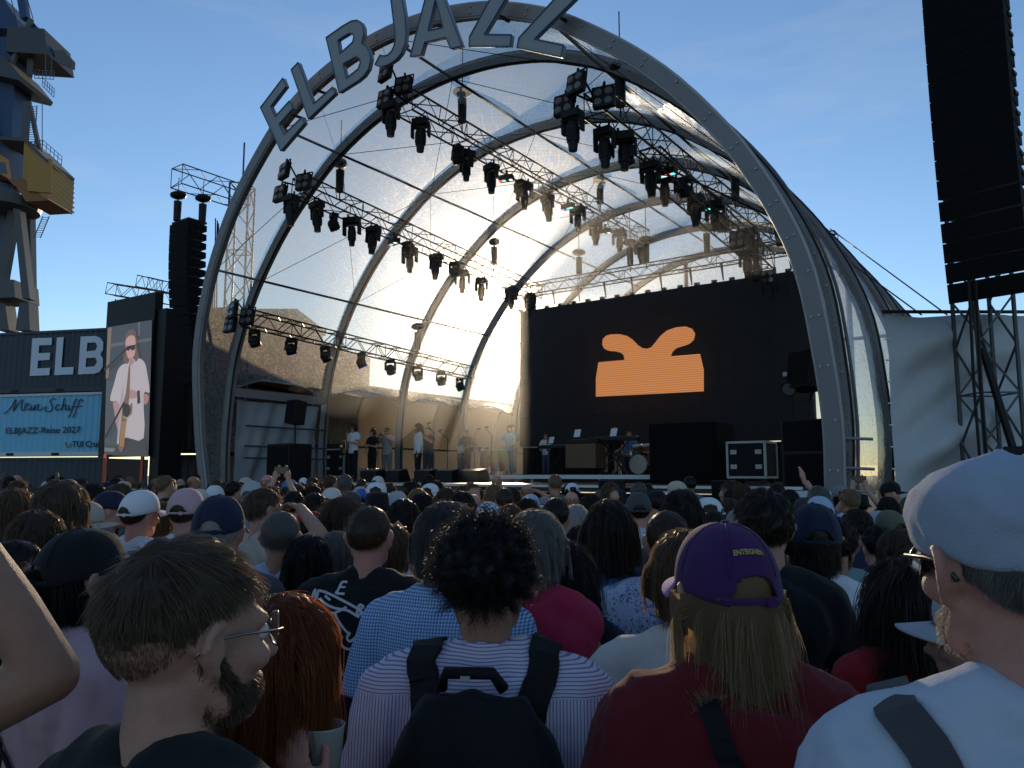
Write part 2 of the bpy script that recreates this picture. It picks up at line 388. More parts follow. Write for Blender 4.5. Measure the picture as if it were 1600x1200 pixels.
# ------------------------------------------------------------------ main LED wall
T_SCR = 10.5
scr_tl, scr_tr = on_t(812, 481, T_SCR), on_t(1262, 427, T_SCR); bl = on_t(812, 668, T_SCR)
sl, sr = to_st(scr_tl)[0], to_st(scr_tr)[0]; zt_l, zt_r, zb = scr_tl.z, scr_tr.z, DECK+.1
ledm = mat('led_wall_black', (.005, .0055, .0065), .6, spec=.15, bump=.25, bscale=400, emit=(.012, .018, .03), estr=.08)
wall = thing('led_wall', 'huge black video wall at the back of the stage showing an orange shape', 'screen', S((sl+sr)/2, T_SCR, 0))
nx, nz = 18, 9
zt = (zt_l+zt_r)/2
for i in range(nx):
    for j in range(nz):
        wx = (sr-sl)/nx; hz = (zt-2.9)/nz
        c = S(sl+(i+.5)*wx, T_SCR+.06, 2.9+(j+.5)*hz)
        if i == 0 and j == 0:
            pm = MB().box((0, 0, 0), (wx-.006, .12, hz-.006), STAGE_ROT).mesh('led_panel'); pm.materials.append(ledm)
        o = bpy.data.objects.new('led_panel', pm); C.objects.link(o); o.parent = wall; o.location = c-wall.location
MB().box(S((sl+sr)/2, T_SCR+.22, (2.9+zt)/2), (sr-sl, .12, zt-2.9-.02), STAGE_ROT).build('rear_frame', blackm, wall, wall.location)
for i in range(nx+1):
    s_ = sl+i*(sr-sl)/nx
    MB().box(S(s_, T_SCR+.08, zt+.05), (.16, .12, .1), STAGE_ROT).build('hanging_bracket', blackm, wall, wall.location)
ORANGE = [(417,607),(417,525),(428,458),(540,448),(537,428),(525,417),(505,412),(470,408),(452,398),(444,380),(447,358),(460,344),(482,337),(520,337),(550,344),(575,360),(600,386),(618,397),(636,400),(655,394),(672,374),(695,344),(725,320),(765,307),(805,304),(832,314),(845,335),(840,360),(822,378),(795,388),(765,397),(748,412),(740,432),(866,422),(882,490),(882,583)]
def omat():
    m = bpy.data.materials.new('orange_screen_image'); m.use_nodes = True; N = m.node_tree.nodes; Lk = m.node_tree.links
    b = N['Principled BSDF']; b.inputs['Base Color'].default_value = (.02, .02, .02, 1)
    tc = N.new('ShaderNodeTexCoord'); wv = N.new('ShaderNodeTexWave'); wv.bands_direction = 'Z'; wv.inputs['Scale'].default_value = 4.2; wv.inputs['Distortion'].default_value = .25; wv.inputs['Detail'].default_value = 1
    Lk.new(tc.outputs['Object'], wv.inputs[0]); r = N.new('ShaderNodeValToRGB'); r.color_ramp.elements[0].color = (.40, .135, .04, 1); r.color_ramp.elements[1].color = (.60, .235, .075, 1)
    r.color_ramp.elements[0].position = .1; r.color_ramp.elements[1].position = .5
    Lk.new(wv.outputs[0], r.inputs[0]); Lk.new(r.outputs[0], b.inputs['Emission Color']); b.inputs['Emission Strength'].default_value = .85; return m
pts = [(780+x*.3625, 400+y*.3625) for x, y in ORANGE]
holed_prism([pts], lambda x, y: on_t(x, y, T_SCR-.012), -AX, .006).build('orange_image', omat(), wall, wall.location)
# black masking cloth under and beside the wall
cl = MB()
for i in range(80):
    s0 = sl+i*(sr-sl)/80; s1 = s0+(sr-sl)/80; d0, d1 = .06*(i % 2), .06*((i+1) % 2)
    cl.add([S(s0, T_SCR+.2+d0, DECK), S(s1, T_SCR+.2+d1, DECK), S(s1, T_SCR+.2+d1, 2.88), S(s0, T_SCR+.2+d0, 2.88)], [(0, 1, 2, 3)])
tag(cl.build('masking_cloth', skirtm), 'black masking cloth hanging under the main video wall', 'cloth')

# ------------------------------------------------------------------ trusses
trussm = mat('truss_black', (.018, .018, .02), .45, .3)
def truss(name, a, b, size, label, group=None, m=trussm, step=None, cat='truss', r=.026):
    a, b = Vector(a), Vector(b); d = (b-a); L = d.length; d.normalize()
    x = d.cross(UP); x = x.normalized() if x.length > 1e-3 else V(1, 0, 0); z = x.cross(d).normalized()
    t = thing(name, label, cat, a, group); h = size/2
    cor = [x*sx*h+z*sz*h for sx, sz in ((-1, -1), (1, -1), (1, 1), (-1, 1))]
    for c in cor: MB().tube(a+c, b+c, r, n=6).build('chord', m, t, a)
    n = max(2, int(L/(step or size))); la = MB()
    for i in range(n):
        p, q = a+d*(L*i/n), a+d*(L*(i+1)/n)
        for k in range(4):
            c0, c1 = cor[k], cor[(k+1) % 4]
            if i % 2: c0, c1 = c1, c0
            la.tube(p+c0, q+c1, r*.55, n=4, caps=False)
            if i % 4 == 0: la.tube(p+c0, p+c1, r*.55, n=4, caps=False)
    for k in range(4): la.tube(b+cor[k], b+cor[(k+1) % 4], r*.6, n=4)
    la.build('lacing', m, t, a); return t
def find_t(px, s, z):
    best = None
    for i in range(3000):
        t = -3+i*.01; p = S(s, t, z)-V(0, 0, CH); dd = p.y*math.cos(PITCH)+p.z*math.sin(PITCH)
        e = abs(800+F*p.x/dd-px)
        if best is None or e < best[0]: best = (e, t)
    return best[1]
TRUSS = {}
def axis_truss(key, p0, p1, label, t0=-1.0, size=.5):
    s, _, z = to_st(on_t(p0[0], p0[1], t0)); t1 = find_t(p1[0], s, z)
    q = on_t(p1[0], p1[1], t1); z1 = q.z
    a, b = S(s, t0, z), S(s, t1, z1); TRUSS[key] = (a, b, s, t0, t1, z, z1, size)
    return truss('lighting_truss', a, b, size, label, 'lighting trusses')
axis_truss('A', (632, 160), (1005, 372), 'black lighting truss running back under the crown of the roof')
axis_truss('B', (466, 290), (838, 458), 'black lighting truss on the left shoulder of the roof, above the lowest one')
axis_truss('C', (385, 497), (735, 583), 'lowest left lighting truss, hung with small violet-lit lamps', size=.42)
axis_truss('D', (930, 160), (1200, 370), 'black lighting truss on the right side of the roof, heavy with lamps')
sB = TRUSS['B']; a_, b_ = S(2*SC-sB[2], 1.6, sB[5]-.55), S(2*SC-sB[2], 9.9, sB[6]-.35)
TRUSS['E'] = (a_, b_, 2*SC-sB[2], 1.6, 9.9, a_.z, b_.z, .5)
truss('lighting_truss', a_, b_, .5, 'black lighting truss crowded against the right leg of the front arch', 'lighting trusses')
truss('lighting_truss', S(sl-.6, T_SCR-.1, zt+.75), S(sr+.9, T_SCR-.1, zt+.75), .42, 'black cross truss carrying the main video wall', 'lighting trusses', r=.022)
for i in range(10):
    s_ = sl+.5+i*(sr-sl-1)/9
    tag(MB().tube(S(s_, T_SCR-.1, zt+.6), S(s_, T_SCR+.05, zt+.04), .05, .02, n=6).build('drop_strap', blackm), f'short black drop strap from cross truss to video wall, {ORD[i]} from left', 'strap', 'straps holding the video wall')

# ------------------------------------------------------------------ lamps: prototypes hang from the origin, built once, then copied
hidden = []
lens_m = mat('lamp_glass', (.13, .135, .14), .15, .0, spec=.8)
def proto(name): 
    o = bpy.data.objects.new(name, None); C.objects.link(o); return o
def moving_head(L=.62, rad=.17):
    o = proto('moving_head_light')
    MB().box((0, 0, -.14), (.42, .34, .18)).build('base', blackp, o, bevel=.02)
    c = MB(); c.tube((-.12, 0, -.05), (-.12, 0, .06), .03); c.tube((.12, 0, -.05), (.12, 0, .06), .03); c.build('clamp', blackm, o)
    y = MB(); y.box((-.23, 0, -.36), (.06, .16, .36)); y.box((.23, 0, -.36), (.06, .16, .36)); y.box((0, 0, -.24), (.5, .2, .05)); y.build('yoke', blackp, o, bevel=.015)
    h = MB(); h.tube((0, 0, -.30), (0, 0, -.42), rad*.8, rad, n=14); h.tube((0, 0, -.42), (0, 0, -.42-L*.62), rad, rad*.96, n=14); h.tube((0, 0, -.42-L*.62), (0, 0, -.42-L), rad*.8, rad*.66, n=14)
    hd = h.build('head', blackp, o)
    f = MB()
    for k in range(5): f.tube((0, 0, -.46-.05*k), (0, 0, -.475-.05*k), rad*1.05, n=14)
    f.build('cooling_fins', blackm, hd); MB().tube((0, 0, -.42-L), (0, 0, -.425-L), rad*.55, n=14).build('lens', lens_m, hd); return o
def wash(lit=None):
    o = proto('wash_light')
    MB().box((0, 0, -.08), (.26, .2, .12)).build('base', blackp, o, bevel=.015)
    y = MB(); y.box((-.17, 0, -.24), (.04, .1, .28)); y.box((.17, 0, -.24), (.04, .1, .28)); y.box((0, 0, -.13), (.36, .12, .03)); y.build('yoke', blackp, o)
    h = MB(); R = Matrix.Rotation(.5, 3, 'X')
    h.ell((0, 0, -.33), (.16, .16, .15), n=14, m=8); h.tube(V(0, 0, -.33), V(0, 0, -.33)+R @ V(0, 0, -.17), .155, .15, n=16); hd = h.build('head', blackp, o, smooth=True)
    c = V(0, 0, -.33)+R @ V(0, 0, -.175)
    lm = mat('violet_lamp', (.1, .08, .2), .3, emit=(.22, .16, .75), estr=1.6) if lit else lens_m
    l = MB()
    for k in range(13):
        a = 0 if k == 0 else (k-1)*math.pi/3 if k < 7 else (k-7)*math.pi/3+.5; rr = 0 if k == 0 else .06 if k < 7 else .11
        l.ell(c+R @ V(rr*math.cos(a), rr*math.sin(a), 0), (.022, .022, .012), R, n=8, m=4)
    if lit: l.tube(c+R @ V(0, 0, .01), c+R @ V(0, 0, -.003), .135, n=16)
    l.build('lens', lm, hd); return o
def blinder():
    o = proto('blinder_light')
    MB().box((0, 0, -.36), (.52, .16, .52)).build('housing', blackp, o, bevel=.02)
    y = MB(); y.bar((-.3, 0, -.36), (-.3, 0, -.04), .03); y.bar((.3, 0, -.36), (.3, 0, -.04), .03); y.bar((-.3, 0, -.04), (.3, 0, -.04), .03); y.bar((0, 0, -.04), (0, 0, .06), .04); y.build('yoke', blackm, o)
    for sx in (-1, 1):
        for sz in (-1, 1):
            MB().tube((sx*.125, -.08, -.36+sz*.125), (sx*.125, -.11, -.36+sz*.125), .10, .085, n=16).build('lamp', lens_m, o)
    return o
def strobe(cols):
    o = proto('strobe_light')
    MB().box((0, 0, -.2), (.42, .2, .16)).build('housing', blackp, o, bevel=.015); MB().bar((0, 0, -.12), (0, 0, .05), .05).build('clamp', blackm, o)
    for i, c in enumerate(cols):
        MB().box((-.15+.1*i, -.04, -.285), (.09, .1, .012)).build('led_cell', mat('cell_%s' % c, (.02,)*3, .4, emit=dict(r=(1, .08, .05), c=(.15, .9, .8), w=(.9, .9, .9), p=(.4, .1, .8), k=(.01, .01, .01))[c], estr=1.2 if c != 'k' else 0), o)
    return o
def hoist(chain=1.2):
    o = proto('chain_hoist')
    h = MB(); h.tube((0, 0, .0), (0, 0, .62), .11, .12, n=10); h.build('motor', blackp, o)
    MB().ell((0, 0, .82), (.26, .2, .13), n=10, m=6).build('chain_bag', blackp, o); MB().tube((0, 0, .6), (0, 0, .75), .03).build('neck', blackm, o)
    MB().tube((0, 0, .9), (0, 0, .9+chain), .014, n=5).build('chain', blackm, o); MB().tube((0, 0, -.25), (0, 0, 0), .02, n=5).build('lower_hook', blackm, o); return o
PRO = dict(M=moving_head(.52, .145), m=moving_head(.42, .115), W=wash(), w=wash(True), Bl=blinder(), s=strobe('rckw'), S=strobe('cwrc'), p=strobe('pkcc'), H=hoist())
NAMES = dict(M='large black moving head light', m='slim black moving head light', W='round black wash light', w='violet-lit round wash light', Bl='four-lamp blinder light', s='strobe light with red and cyan cells', S='strobe light with white and cyan cells', p='strobe light with violet cells', H='black chain hoist')
CATN = dict(M='stage light', m='stage light', W='stage light', w='stage light', Bl='stage light', s='stage light', S='stage light', p='stage light', H='chain hoist')
TDESC = dict(A='central upper truss', B='left shoulder truss', C='lowest left truss', D='right upper truss', E='truss beside the right arch leg', X='cross truss over the video wall')
count = {}
def place(kind, pos, yaw, tr, tilt=0, where=None):
    o = copy_tree(PRO[kind]); k = (kind, tr); count[k] = count.get(k, 0)+1
    o.matrix_world = Matrix.Translation(pos) @ Matrix.Rotation(yaw, 4, 'Z') @ Matrix.Rotation(tilt, 4, 'X') @ Matrix.Scale({'Bl': .82, 'M': .9}.get(kind, 1.0), 4)
    tag(o, f'{NAMES[kind]} on {TDESC[tr]}, {ORD[min(11, count[k]-1)]} from front', CATN[kind], 'lamps and hoists on the trusses'); return o
def on_truss(key, px):
    a, b, s, t0, t1, z0, z1, size = TRUSS[key]; t = find_t(px, s, (z0+z1)/2); u = (t-t0)/(t1-t0); return a.lerp(b, u), size
def rig(key, items):
    for kind, px in items:
        p, size = on_truss(key, px)
        if kind == 'H': place('H', p+UP*.35, random.uniform(0, 3), key)
        else:
            side = random.choice((-.12, .12)); place(kind, p-UP*(size/2)+RT*side, TH*-1+math.radians(random.uniform(-25, 25)), key, random.uniform(-.12, .12))
rig('A', [('M', 652), ('H', 722), ('W', 722), ('m', 735), ('M', 773), ('s', 797), ('W', 818), ('m', 825), ('M', 860), ('p', 882), ('m', 897), ('H', 938), ('M', 935), ('s', 950), ('m', 963), ('M', 995)])
rig('B', [('M', 490), ('H', 530), ('W', 527), ('m', 545), ('M', 580), ('s', 612), ('W', 632), ('m', 645), ('M', 677), ('W', 705), ('m', 727), ('H', 772), ('M', 757), ('m', 795), ('M', 822)])
rig('C', [('W', 402), ('w', 460), ('W', 512), ('w', 561), ('w', 606), ('H', 652), ('W', 648), ('w', 686), ('W', 722)])
rig('D', [('M', 952), ('H', 970), ('W', 985), ('m', 966), ('M', 1022), ('S', 1035), ('W', 1062), ('m', 1045), ('M', 1095), ('p', 1105), ('m', 1110), ('W', 1135), ('H', 1150), ('M', 1165), ('m', 1185)])
rig('E', [('M', 1160), ('W', 1185), ('Bl', 1192), ('m', 1205), ('Bl', 1225), ('M', 1215), ('W', 1240), ('m', 1255)])
fy = math.atan2(-AX.x, -AX.y)
for key, lst in dict(A=[(605, 118), (604, 160), (632, 140)], B=[(447, 272), (440, 308), (476, 290)], C=[(366, 490), (362, 512), (388, 500)], D=[(903, 138), (884, 172), (945, 160)], E=[(1155, 380), (1228, 375)]).items():
    t0 = TRUSS[key][3]-(.45 if key != 'E' else -3.5)
    for q, (px, py) in enumerate(lst):
        o = place('Bl', on_t(px, py, t0+.2*q)+UP*.36, -TH+math.radians(12*(q-1)), key, -.15)
    for px, py in {'A': [(611, 175)], 'B': [(455, 318)], 'D': [(895, 190)]}.get(key, []):
        place('M', on_t(px, py, t0+.2)+UP*.25, -TH, key)
    b = MB(); pa = [on_t(px, py, t0+.25)+UP*.4 for px, py in lst]; a0 = TRUSS[key][0]
    for p in pa: b.tube(p+UP*.02, a0+AX*.1, .025, n=5)
    tag(b.build('lamp_bracket', blackm), f'black pipe bracket holding blinder lamps at the {TDESC[key]} end', 'bracket', 'pipe brackets at truss ends')
for px in (905, 985, 1010, 1105):
    p = on_t(px, 440-(px-850)*.14, T_SCR-.1); place('H', V(p.x, p.y, zt+1.05), 0, 'X')
for o in PRO.values():
    for ch in list(o.children_recursive)+[o]: bpy.data.objects.remove(ch)
# ------------------------------------------------------------------ loudspeaker arrays and their towers
def line_array(topc, n, h, wdt, dep, total_ang, label, group, fwd=-AX, swing=None):
    """cabinets hang one under the other; the lower ones turn down towards the crowd"""
    side = UP.cross(fwd).normalized(); t = thing('line_array_speaker', label, 'loudspeaker', topc, group)
    p = Vector(topc); ang = 0
    fr = MB(); fr.box(p+UP*.06, (wdt*.9, dep*.9, .06), Matrix((side, fwd, UP)).transposed()); fr.build('hanging_frame', blackm, t, topc)
    for i in range(n):
        R = Matrix.Rotation(ang, 3, side)
        f = R @ fwd; u = R @ UP
        def q(a, b, c): return p+side*a*wdt/2+f*b+u*c
        front = dep*.5
        vs = [q(-1, front, 0), q(1, front, 0), q(1, front, -h), q(-1, front, -h), q(-.82, -front, -.05*h), q(.82, -front, -.05*h), q(.82, -front, -.72*h), q(-.82, -front, -.72*h)]
        c = MB().add(vs, [(0, 1, 2, 3), (5, 4, 7, 6), (0, 4, 5, 1), (3, 2, 6, 7), (0, 3, 7, 4), (1, 5, 6, 2)]).build('cabinet', grille, t, topc)
        for sg in (-1, 1): MB().box(q(sg*.93, -.05, -h*.4), (.03, .14, .05), Matrix((side, f, u)).transposed()).build('rigging_plate', blackp, c, topc)
        p = p - u*(h+(.035 if abs(total_ang) < .2 and i in (12, 13) else .012))
        ang += (total_ang/n)*(.35+1.3*i/n)
    return t
paL = S(-1.75, -.5, 0); paLt = at_depth(284, 352, paL.y); paL.z = paLt.z
line_array(paL, 17, .275, 1.0, .7, math.radians(24), 'tall curved black line array hanging left of the stage arch', 'line arrays', fwd=(-AX).normalized())
paR = S(19.2, -.5, 0); zt_ = at_depth(1535, 470, paR.y).z+5.62; paR.z = zt_
line_array(paR, 18, .295, 1.08, .7, math.radians(8), 'massive black line array hanging in the top right corner', 'line arrays', fwd=(-AX-RT*.25).normalized())
towm = mat('tower_steel', (.07, .072, .076), .5, .4)
def tower(s, t, h, label):
    p = S(s, t, 0); return truss('rigging_tower', p, p+UP*h, .62, label, 'rigging towers', towm, step=.75, cat='tower', r=.035)
tower(-1.7, 1.3, 11.4, 'lattice rigging tower behind the left arch, seen through clear sheeting')
tower(19.0, .95, 11.0, 'grey lattice rigging tower under the right-hand line array')
a_ = S(-1.7, 1.4, 11.0); b_ = S(-1.75, -1.0, 11.0)
truss('outrigger_truss', a_, b_, .62, 'grey outrigger truss carrying the left line array', None, towm, step=.5, cat='truss', r=.022)
tag(MB().tube(S(-1.7, 1.3, 11.3), S(-1.7, 1.3, 12.9), .03).build('lightning_rod', towm), 'thin vertical rod on top of the left rigging tower', 'rod')
for sx, tx, lab in ((-1.55, -.2, 'rear chain hoist lifting the left line array'), (-1.95, -.8, 'front chain hoist lifting the left line array')):
    o = hoist(.5); o.matrix_world = Matrix.Translation(S(sx, tx, paL.z+.1)); tag(o, lab, 'chain hoist', 'hoists of the line arrays')
cb = MB()
for k in range(5):
    cb.pipe([S(-1.3+.06*k, .1, paL.z+.3-.1*k)+RT*.2*math.sin(j*.6+k)*.3-UP*j*.5 for j in range(16)], .02, 5)
tag(cb.build('speaker_cables', blackm), 'loose black speaker cables hanging behind the left line array', 'cables')
for px in (1516, 1527):
    p = at_depth(px, 470, 11.0); q = at_depth(px+17, 720, 11.3)
    tag(MB().pipe([p+UP*.3, p.lerp(q, .5)+V(-.03, 0, 0), V(q.x, q.y, 0.02)], .022, 6).build('hanging_cable', blackm), 'thick black cable hanging from the right line array, %s' % ('left of the pair' if px < 1520 else 'right of the pair'), 'cable', 'cables under the right line array')
p = S(19.0, .7, 0)
tag(MB().pipe([S(18.8, .6, 6.4), S(18.95, .6, 4), S(19.3, .55, 2.2), S(19.4, .5, .1)], .06, 6).build('cable_loom', blackm), 'fat black cable loom running down inside the right tower', 'cables')
tag(MB().box(S(19.45, .4, 1.9), (.55, .5, .75), STAGE_ROT).build('power_box', blackp, bevel=.02), 'black box fixed low on the right tower above the flat cap', 'box')

# ------------------------------------------------------------------ white tarpaulin wall to the right of the stage
tarpm = mat('white_tarpaulin', (.50, .51, .53), .6, var=.05, vscale=1.2)
def tarp(p0, p1, ztop, name, label, m, amp=.24, nx=90, nz=60, zb=0.0, kx=1.25, kz=2.6):
    b = MB(); vs = []; d = (p1-p0); nrm = d.cross(UP).normalized(); L = d.length
    for j in range(nz+1):
        for i in range(nx+1):
            u, v = i/nx, j/nz; x = u*L; z = zb+(ztop-zb)*v
            e = math.exp(-x*.25)
            f = amp*(.55*math.sin((z*kz-x*kx)*1.55+.8*math.sin(x*.7)+1.2*mnoise.noise(V(x*.5, z*.4, 7)))*(.4+.6*e)+.45*math.sin((z*kz*1.5-x*kx*1.5)*1.7+1.3+1.5*mnoise.noise(V(x*.6, z*.5, 2)))*(.2+.8*e) + .5*math.exp(-((z-ztop+.35+.3*math.sin(x*1.1)**2)/.28)**2)*math.sin(x*1.1)**2)
            f *= min(1, .12+x/.9)
            f += min(1, .1+x)*.10*mnoise.noise(V(x*1.1, z*.9, 3))+.035*mnoise.noise(V(x*3.1, z*2.3, 5))
            sag = -.06*math.sin(math.pi*(x/1.4 % 1))*v
            vs.append(p0+d*u+UP*(z-p0.z+sag*.4)+nrm*f)
    b.add(vs, [(j*(nx+1)+i, j*(nx+1)+i+1, (j+1)*(nx+1)+i+1, (j+1)*(nx+1)+i) for j in range(nz) for i in range(nx)])
    o = b.build(name, m, smooth=True); return tag(o, label, 'tarpaulin')
tp0 = V(6.3, 12.75, 0); ztp = at_depth(1400, 489, 12.75).z
tarp(tp0, V(13.2, 13.3, 0), ztp, 'tarpaulin_wall', 'pale grey creased tarpaulin wall right of the stage', tarpm)
tag(MB().bar(tp0+V(-.05, 0, ztp+.02), tp0+V(2.6, .1, ztp+.04), .05).build('tarpaulin_rail', blackm), 'dark rail along the top of the creased tarpaulin wall', 'rail')
for k in range(11):
    z = .5+k*.36
    tag(MB().tube(tp0+V(-.01, -.10, z), tp0+V(-.07, -.06, z+.01), .014, n=5).build('lacing_tie', whitep), f'white tie lacing tarpaulin to stage edge, {ORD[k]} from bottom', 'tie', 'ties along the tarpaulin edge')
for q, (a, b) in enumerate(((arch_pt(3, prof_i(8.3, 1), .2), (1480, 492)), (arch_pt(2, prof_i(6.2, 1), .2), (1440, 492)))):
    tag(MB().tube(a, at_depth(b[0], b[1], 13.2), .014, n=5).build('guy_wire', blackm), ['long guy wire from roof edge down to tarpaulin', 'short guy wire below the long one at roof edge'][q], 'wire')

# ------------------------------------------------------------------ left wing of the stage: side cloth, backstage tent, rails
clothm = mat('side_cloth', (.30, .315, .345), .7, var=.05, vscale=1.5)
tarp(S(-.15, .35, 0), S(-.15, 3.4, 0), 4.1, 'side_curtain', 'blue-white cloth closing the left side of the stage behind the speakers', clothm, amp=.12, nx=40, nz=40, kx=4.2, kz=1.3)
def canvas_mat(name, col, tlf=.5):
    m = bpy.data.materials.new(name); m.use_nodes = True; N = m.node_tree.nodes; Lk = m.node_tree.links; b = N['Principled BSDF']
    b.inputs['Base Color'].default_value = (*col, 1); b.inputs['Roughness'].default_value = .8
    t = N.new('ShaderNodeBsdfTranslucent'); t.inputs[0].default_value = (*col, 1); mx = N.new('ShaderNodeMixShader'); mx.inputs[0].default_value = tlf
    Lk.new(b.outputs[0], mx.inputs[1]); Lk.new(t.outputs[0], mx.inputs[2]); Lk.new(mx.outputs[0], N['Material Output'].inputs[0]); return m
canv = canvas_mat('cream_canvas', (.30, .235, .165), .16)
tent = thing('backstage_tent', 'cream canvas backstage tent open to the left side of the stage', 'tent', S(-3, 8, 0))
def grid(fn, nu, nv, name, m, parent, org):
    vs = [fn(i/nu, j/nv) for j in range(nv+1) for i in range(nu+1)]
    return MB().add(vs, [(j*(nu+1)+i, j*(nu+1)+i+1, (j+1)*(nu+1)+i+1, (j+1)*(nu+1)+i) for j in range(nv) for i in range(nu)]).build(name, m, parent, org, smooth=True)
TO = tent.location
grid(lambda u, v: S(-.3-6.2*v, 3.6+24*u, 4.85+1.1*v-.40*math.sin(math.pi*u*6 % math.pi)*(1-.5*v)*.6+.03*mnoise.noise(V(u*30, v*8, 1))), 48, 14, 'roof', canv, tent, TO)
def wallfn(u, v):
    return S(-6.4+.05*math.sin(u*90), 3.6+24*u, v*6.0)
grid(lambda u, v: wallfn(u*.25, v), 24, 6, 'side_wall', canv, tent, TO)
grid(lambda u, v: wallfn(.25+u*.12, .36+.64*v), 12, 6, 'window_wall', canv, tent, TO)
grid(lambda u, v: wallfn(.37+u*.63, v), 24, 6, 'side_wall', canv, tent, TO)
for t_ in (4.2, 8.2, 10.9, 16.2, 21.5, 27):
    MB().pipe([S(-6.2, t_, 0), S(-6.2, t_, 4.6), S(-5.9, t_, 5.3), S(-5.2, t_, 5.6), S(-.4, t_, 4.75)], .07, 7).build('frame_pole', archm, tent, TO)
MB().tube(S(-6.0, 3.7, 3.1), S(-6.0, 27, 3.1), .04).build('cross_rail', blackm, tent, TO)
for zz, lab in ((2.3, 'upper'), (2.9, 'top'), (1.95, 'lower')):
    tag(MB().tube(S(.25, .4, zz+.4), S(.25, 3.5, zz+.4), .028).build('guard_rail', towm), f'{lab} tube of the guard rail at the left stage side', 'rail')
# ------------------------------------------------------------------ brick building far behind the left wall
bx0, bx1 = at_depth(322, 600, 80), at_depth(457, 600, 80); zt_b = at_depth(400, 492, 80).z
brickm = mat('brick_red', (.30, .12, .07), .85, var=.25, vscale=.5)
bb = thing('brick_building', 'reddish brick building seen through the clear left wall of the stage', 'building', (bx0.x, 80, 0))
MB().box(((bx0.x+bx1.x)/2, 86, zt_b/2), (bx1.x-bx0.x, 12, zt_b)).build('wall', brickm, bb, bb.location)
MB().box(((bx0.x+bx1.x)/2, 86, zt_b+.3), (bx1.x-bx0.x+.6, 12.6, .6)).build('roof', mat('roof_grey', (.2, .19, .18), .8), bb, bb.location)
for i in range(3):
    for j in range(5):
        x = bx0.x+(i+.5)*(bx1.x-bx0.x)/3; z = 2.2+j*3.4
        f = MB().box((x, 79.98, z), (1.5, .08, 2.0)).build('window', mat('window_frame', (.35, .33, .3), .6), bb, bb.location)
        MB().box((x, 79.92, z), (1.3, .04, 1.8)).build('pane', mat('window_glass', (.06, .07, .08), .1), f, bb.location)

# ------------------------------------------------------------------ shipping containers
contm = {k: mat('container_'+k, c, .55, var=.12, vscale=1.2) for k, c in dict(navy=(.028, .042, .058), blue=(.20, .50, .68), red=(.22, .012, .02), dark=(.016, .02, .028)).items()}
framew = mat('frame_white', (.55, .57, .58), .5)
def container(p, d, L, z, col, label, face='long', wdt=2.44, h=2.55, frame=None):
    """p: right-hand corner on the ground of the face we see, d: direction along that face to the right"""
    d = d.normalized(); n = V(d.y, -d.x, 0); back = -n; m = contm[col]; fm = frame or m
    t = thing('shipping_container', label, 'container', V(p.x, p.y, z), 'stacked containers'); O = t.location; D = 12.0 if face == 'end' else wdt
    o = Vector((p.x, p.y, z))-d*L
    b = MB(); k = int(L/.28); vs = []
    for i in range(k*4+1):
        ph = i % 4; dep = .0 if ph in (0, 1) else .05
        x = .12+(L-.24)*i/(k*4); vs += [o+d*x+back*(dep+.02)+UP*.16, o+d*x+back*(dep+.02)+UP*(h-.1)]
    b.add(vs, [(2*i, 2*i+2, 2*i+3, 2*i+1) for i in range(k*4)]); b.build('corrugated_side', m, t, O)
    MB().box(o+d*L/2+back*(D/2+.08)+UP*h/2, (L-.1, D-.14, h-.1), Matrix((d, back, UP)).transposed()).build('body', m, t, O)
    R = Matrix((d, back, UP)).transposed()
    for zz, hh, nm in ((.08, .16, 'bottom_rail'), (h-.05, .1, 'top_rail')):
        MB().box(o+d*L/2+back*.03+UP*zz, (L, .1, hh), R).build(nm, fm, t, O)
    for x in (.06, L-.06): MB().box(o+d*x+back*.03+UP*h/2, (.12, .11, h), R).build('corner_post', fm, t, O)
    for x in (.09, L-.09):
        for zz in (.06, h-.06): MB().box(o+d*x+back*.025+UP*zz, (.18, .14, .12), R).build('corner_casting', fm, t, O)
    for x in (L*.43, L*.62, L*.80): MB().box(o+d*x+back*.02+UP*.08, (.36, .11, .11), R).build('fork_pocket', blackm, t, O)
    return t
cd = V(.974, -.225, 0); cp = at_depth(166, 742, 30.5); cp.z = 0
k0 = container(cp, cd, 12.19, 0, 'navy', 'navy container at the bottom of the left stack')
k1 = container(cp, cd, 12.19, 2.6, 'blue', 'light blue container with cruise advertising, middle of the left stack', frame=framew)
k2 = container(cp, cd, 12.19, 5.2, 'navy', 'navy container with white letters ELB on top of the left stack')
d2 = V(.97, -.24, 0); c2 = V(-10.0, 26.7, 0)
container(c2, d2, 2.44, 0, 'dark', 'dark container at the bottom behind the left line array', 'end')
container(c2, d2, 2.44, 2.6, 'dark', 'dark container in the middle behind the left line array', 'end')
container(c2, d2, 2.44, 5.2, 'red', 'dark red container on top, behind the left line array', 'end')
cn = V(cd.y, -cd.x, 0); cfp = cp+cn*.02
def cface(x, y): return on_plane(x, y, cfp, cn)
Z6 = lambda L: [(x/4.285, 480+y/4.285) for x, y in L]
for L_, ho in (([(217,208),(349,205),(346,253),(262,256),(258,308),(336,305),(333,352),(254,357),(250,410),(335,406),(331,455),(200,460)], []), ([(382,203),(427,200),(411,403),(494,400),(490,450),(364,455)], []),
        ([(541,197),(640,192),(672,205),(692,235),(690,285),(672,315),(690,345),(688,400),(665,435),(630,446),(523,450)], [[(585,238),(640,236),(652,260),(640,290),(580,296)], [(578,340),(640,338),(650,365),(635,395),(573,402)]])):
    holed_prism([Z6(L_)]+[Z6(q) for q in ho], cface, cn, .006).build('painted_letter', mat('letter_white', (.62, .66, .74), .6), k2, k2.location)
inkm = mat('sign_ink', (.012, .02, .05), .6)
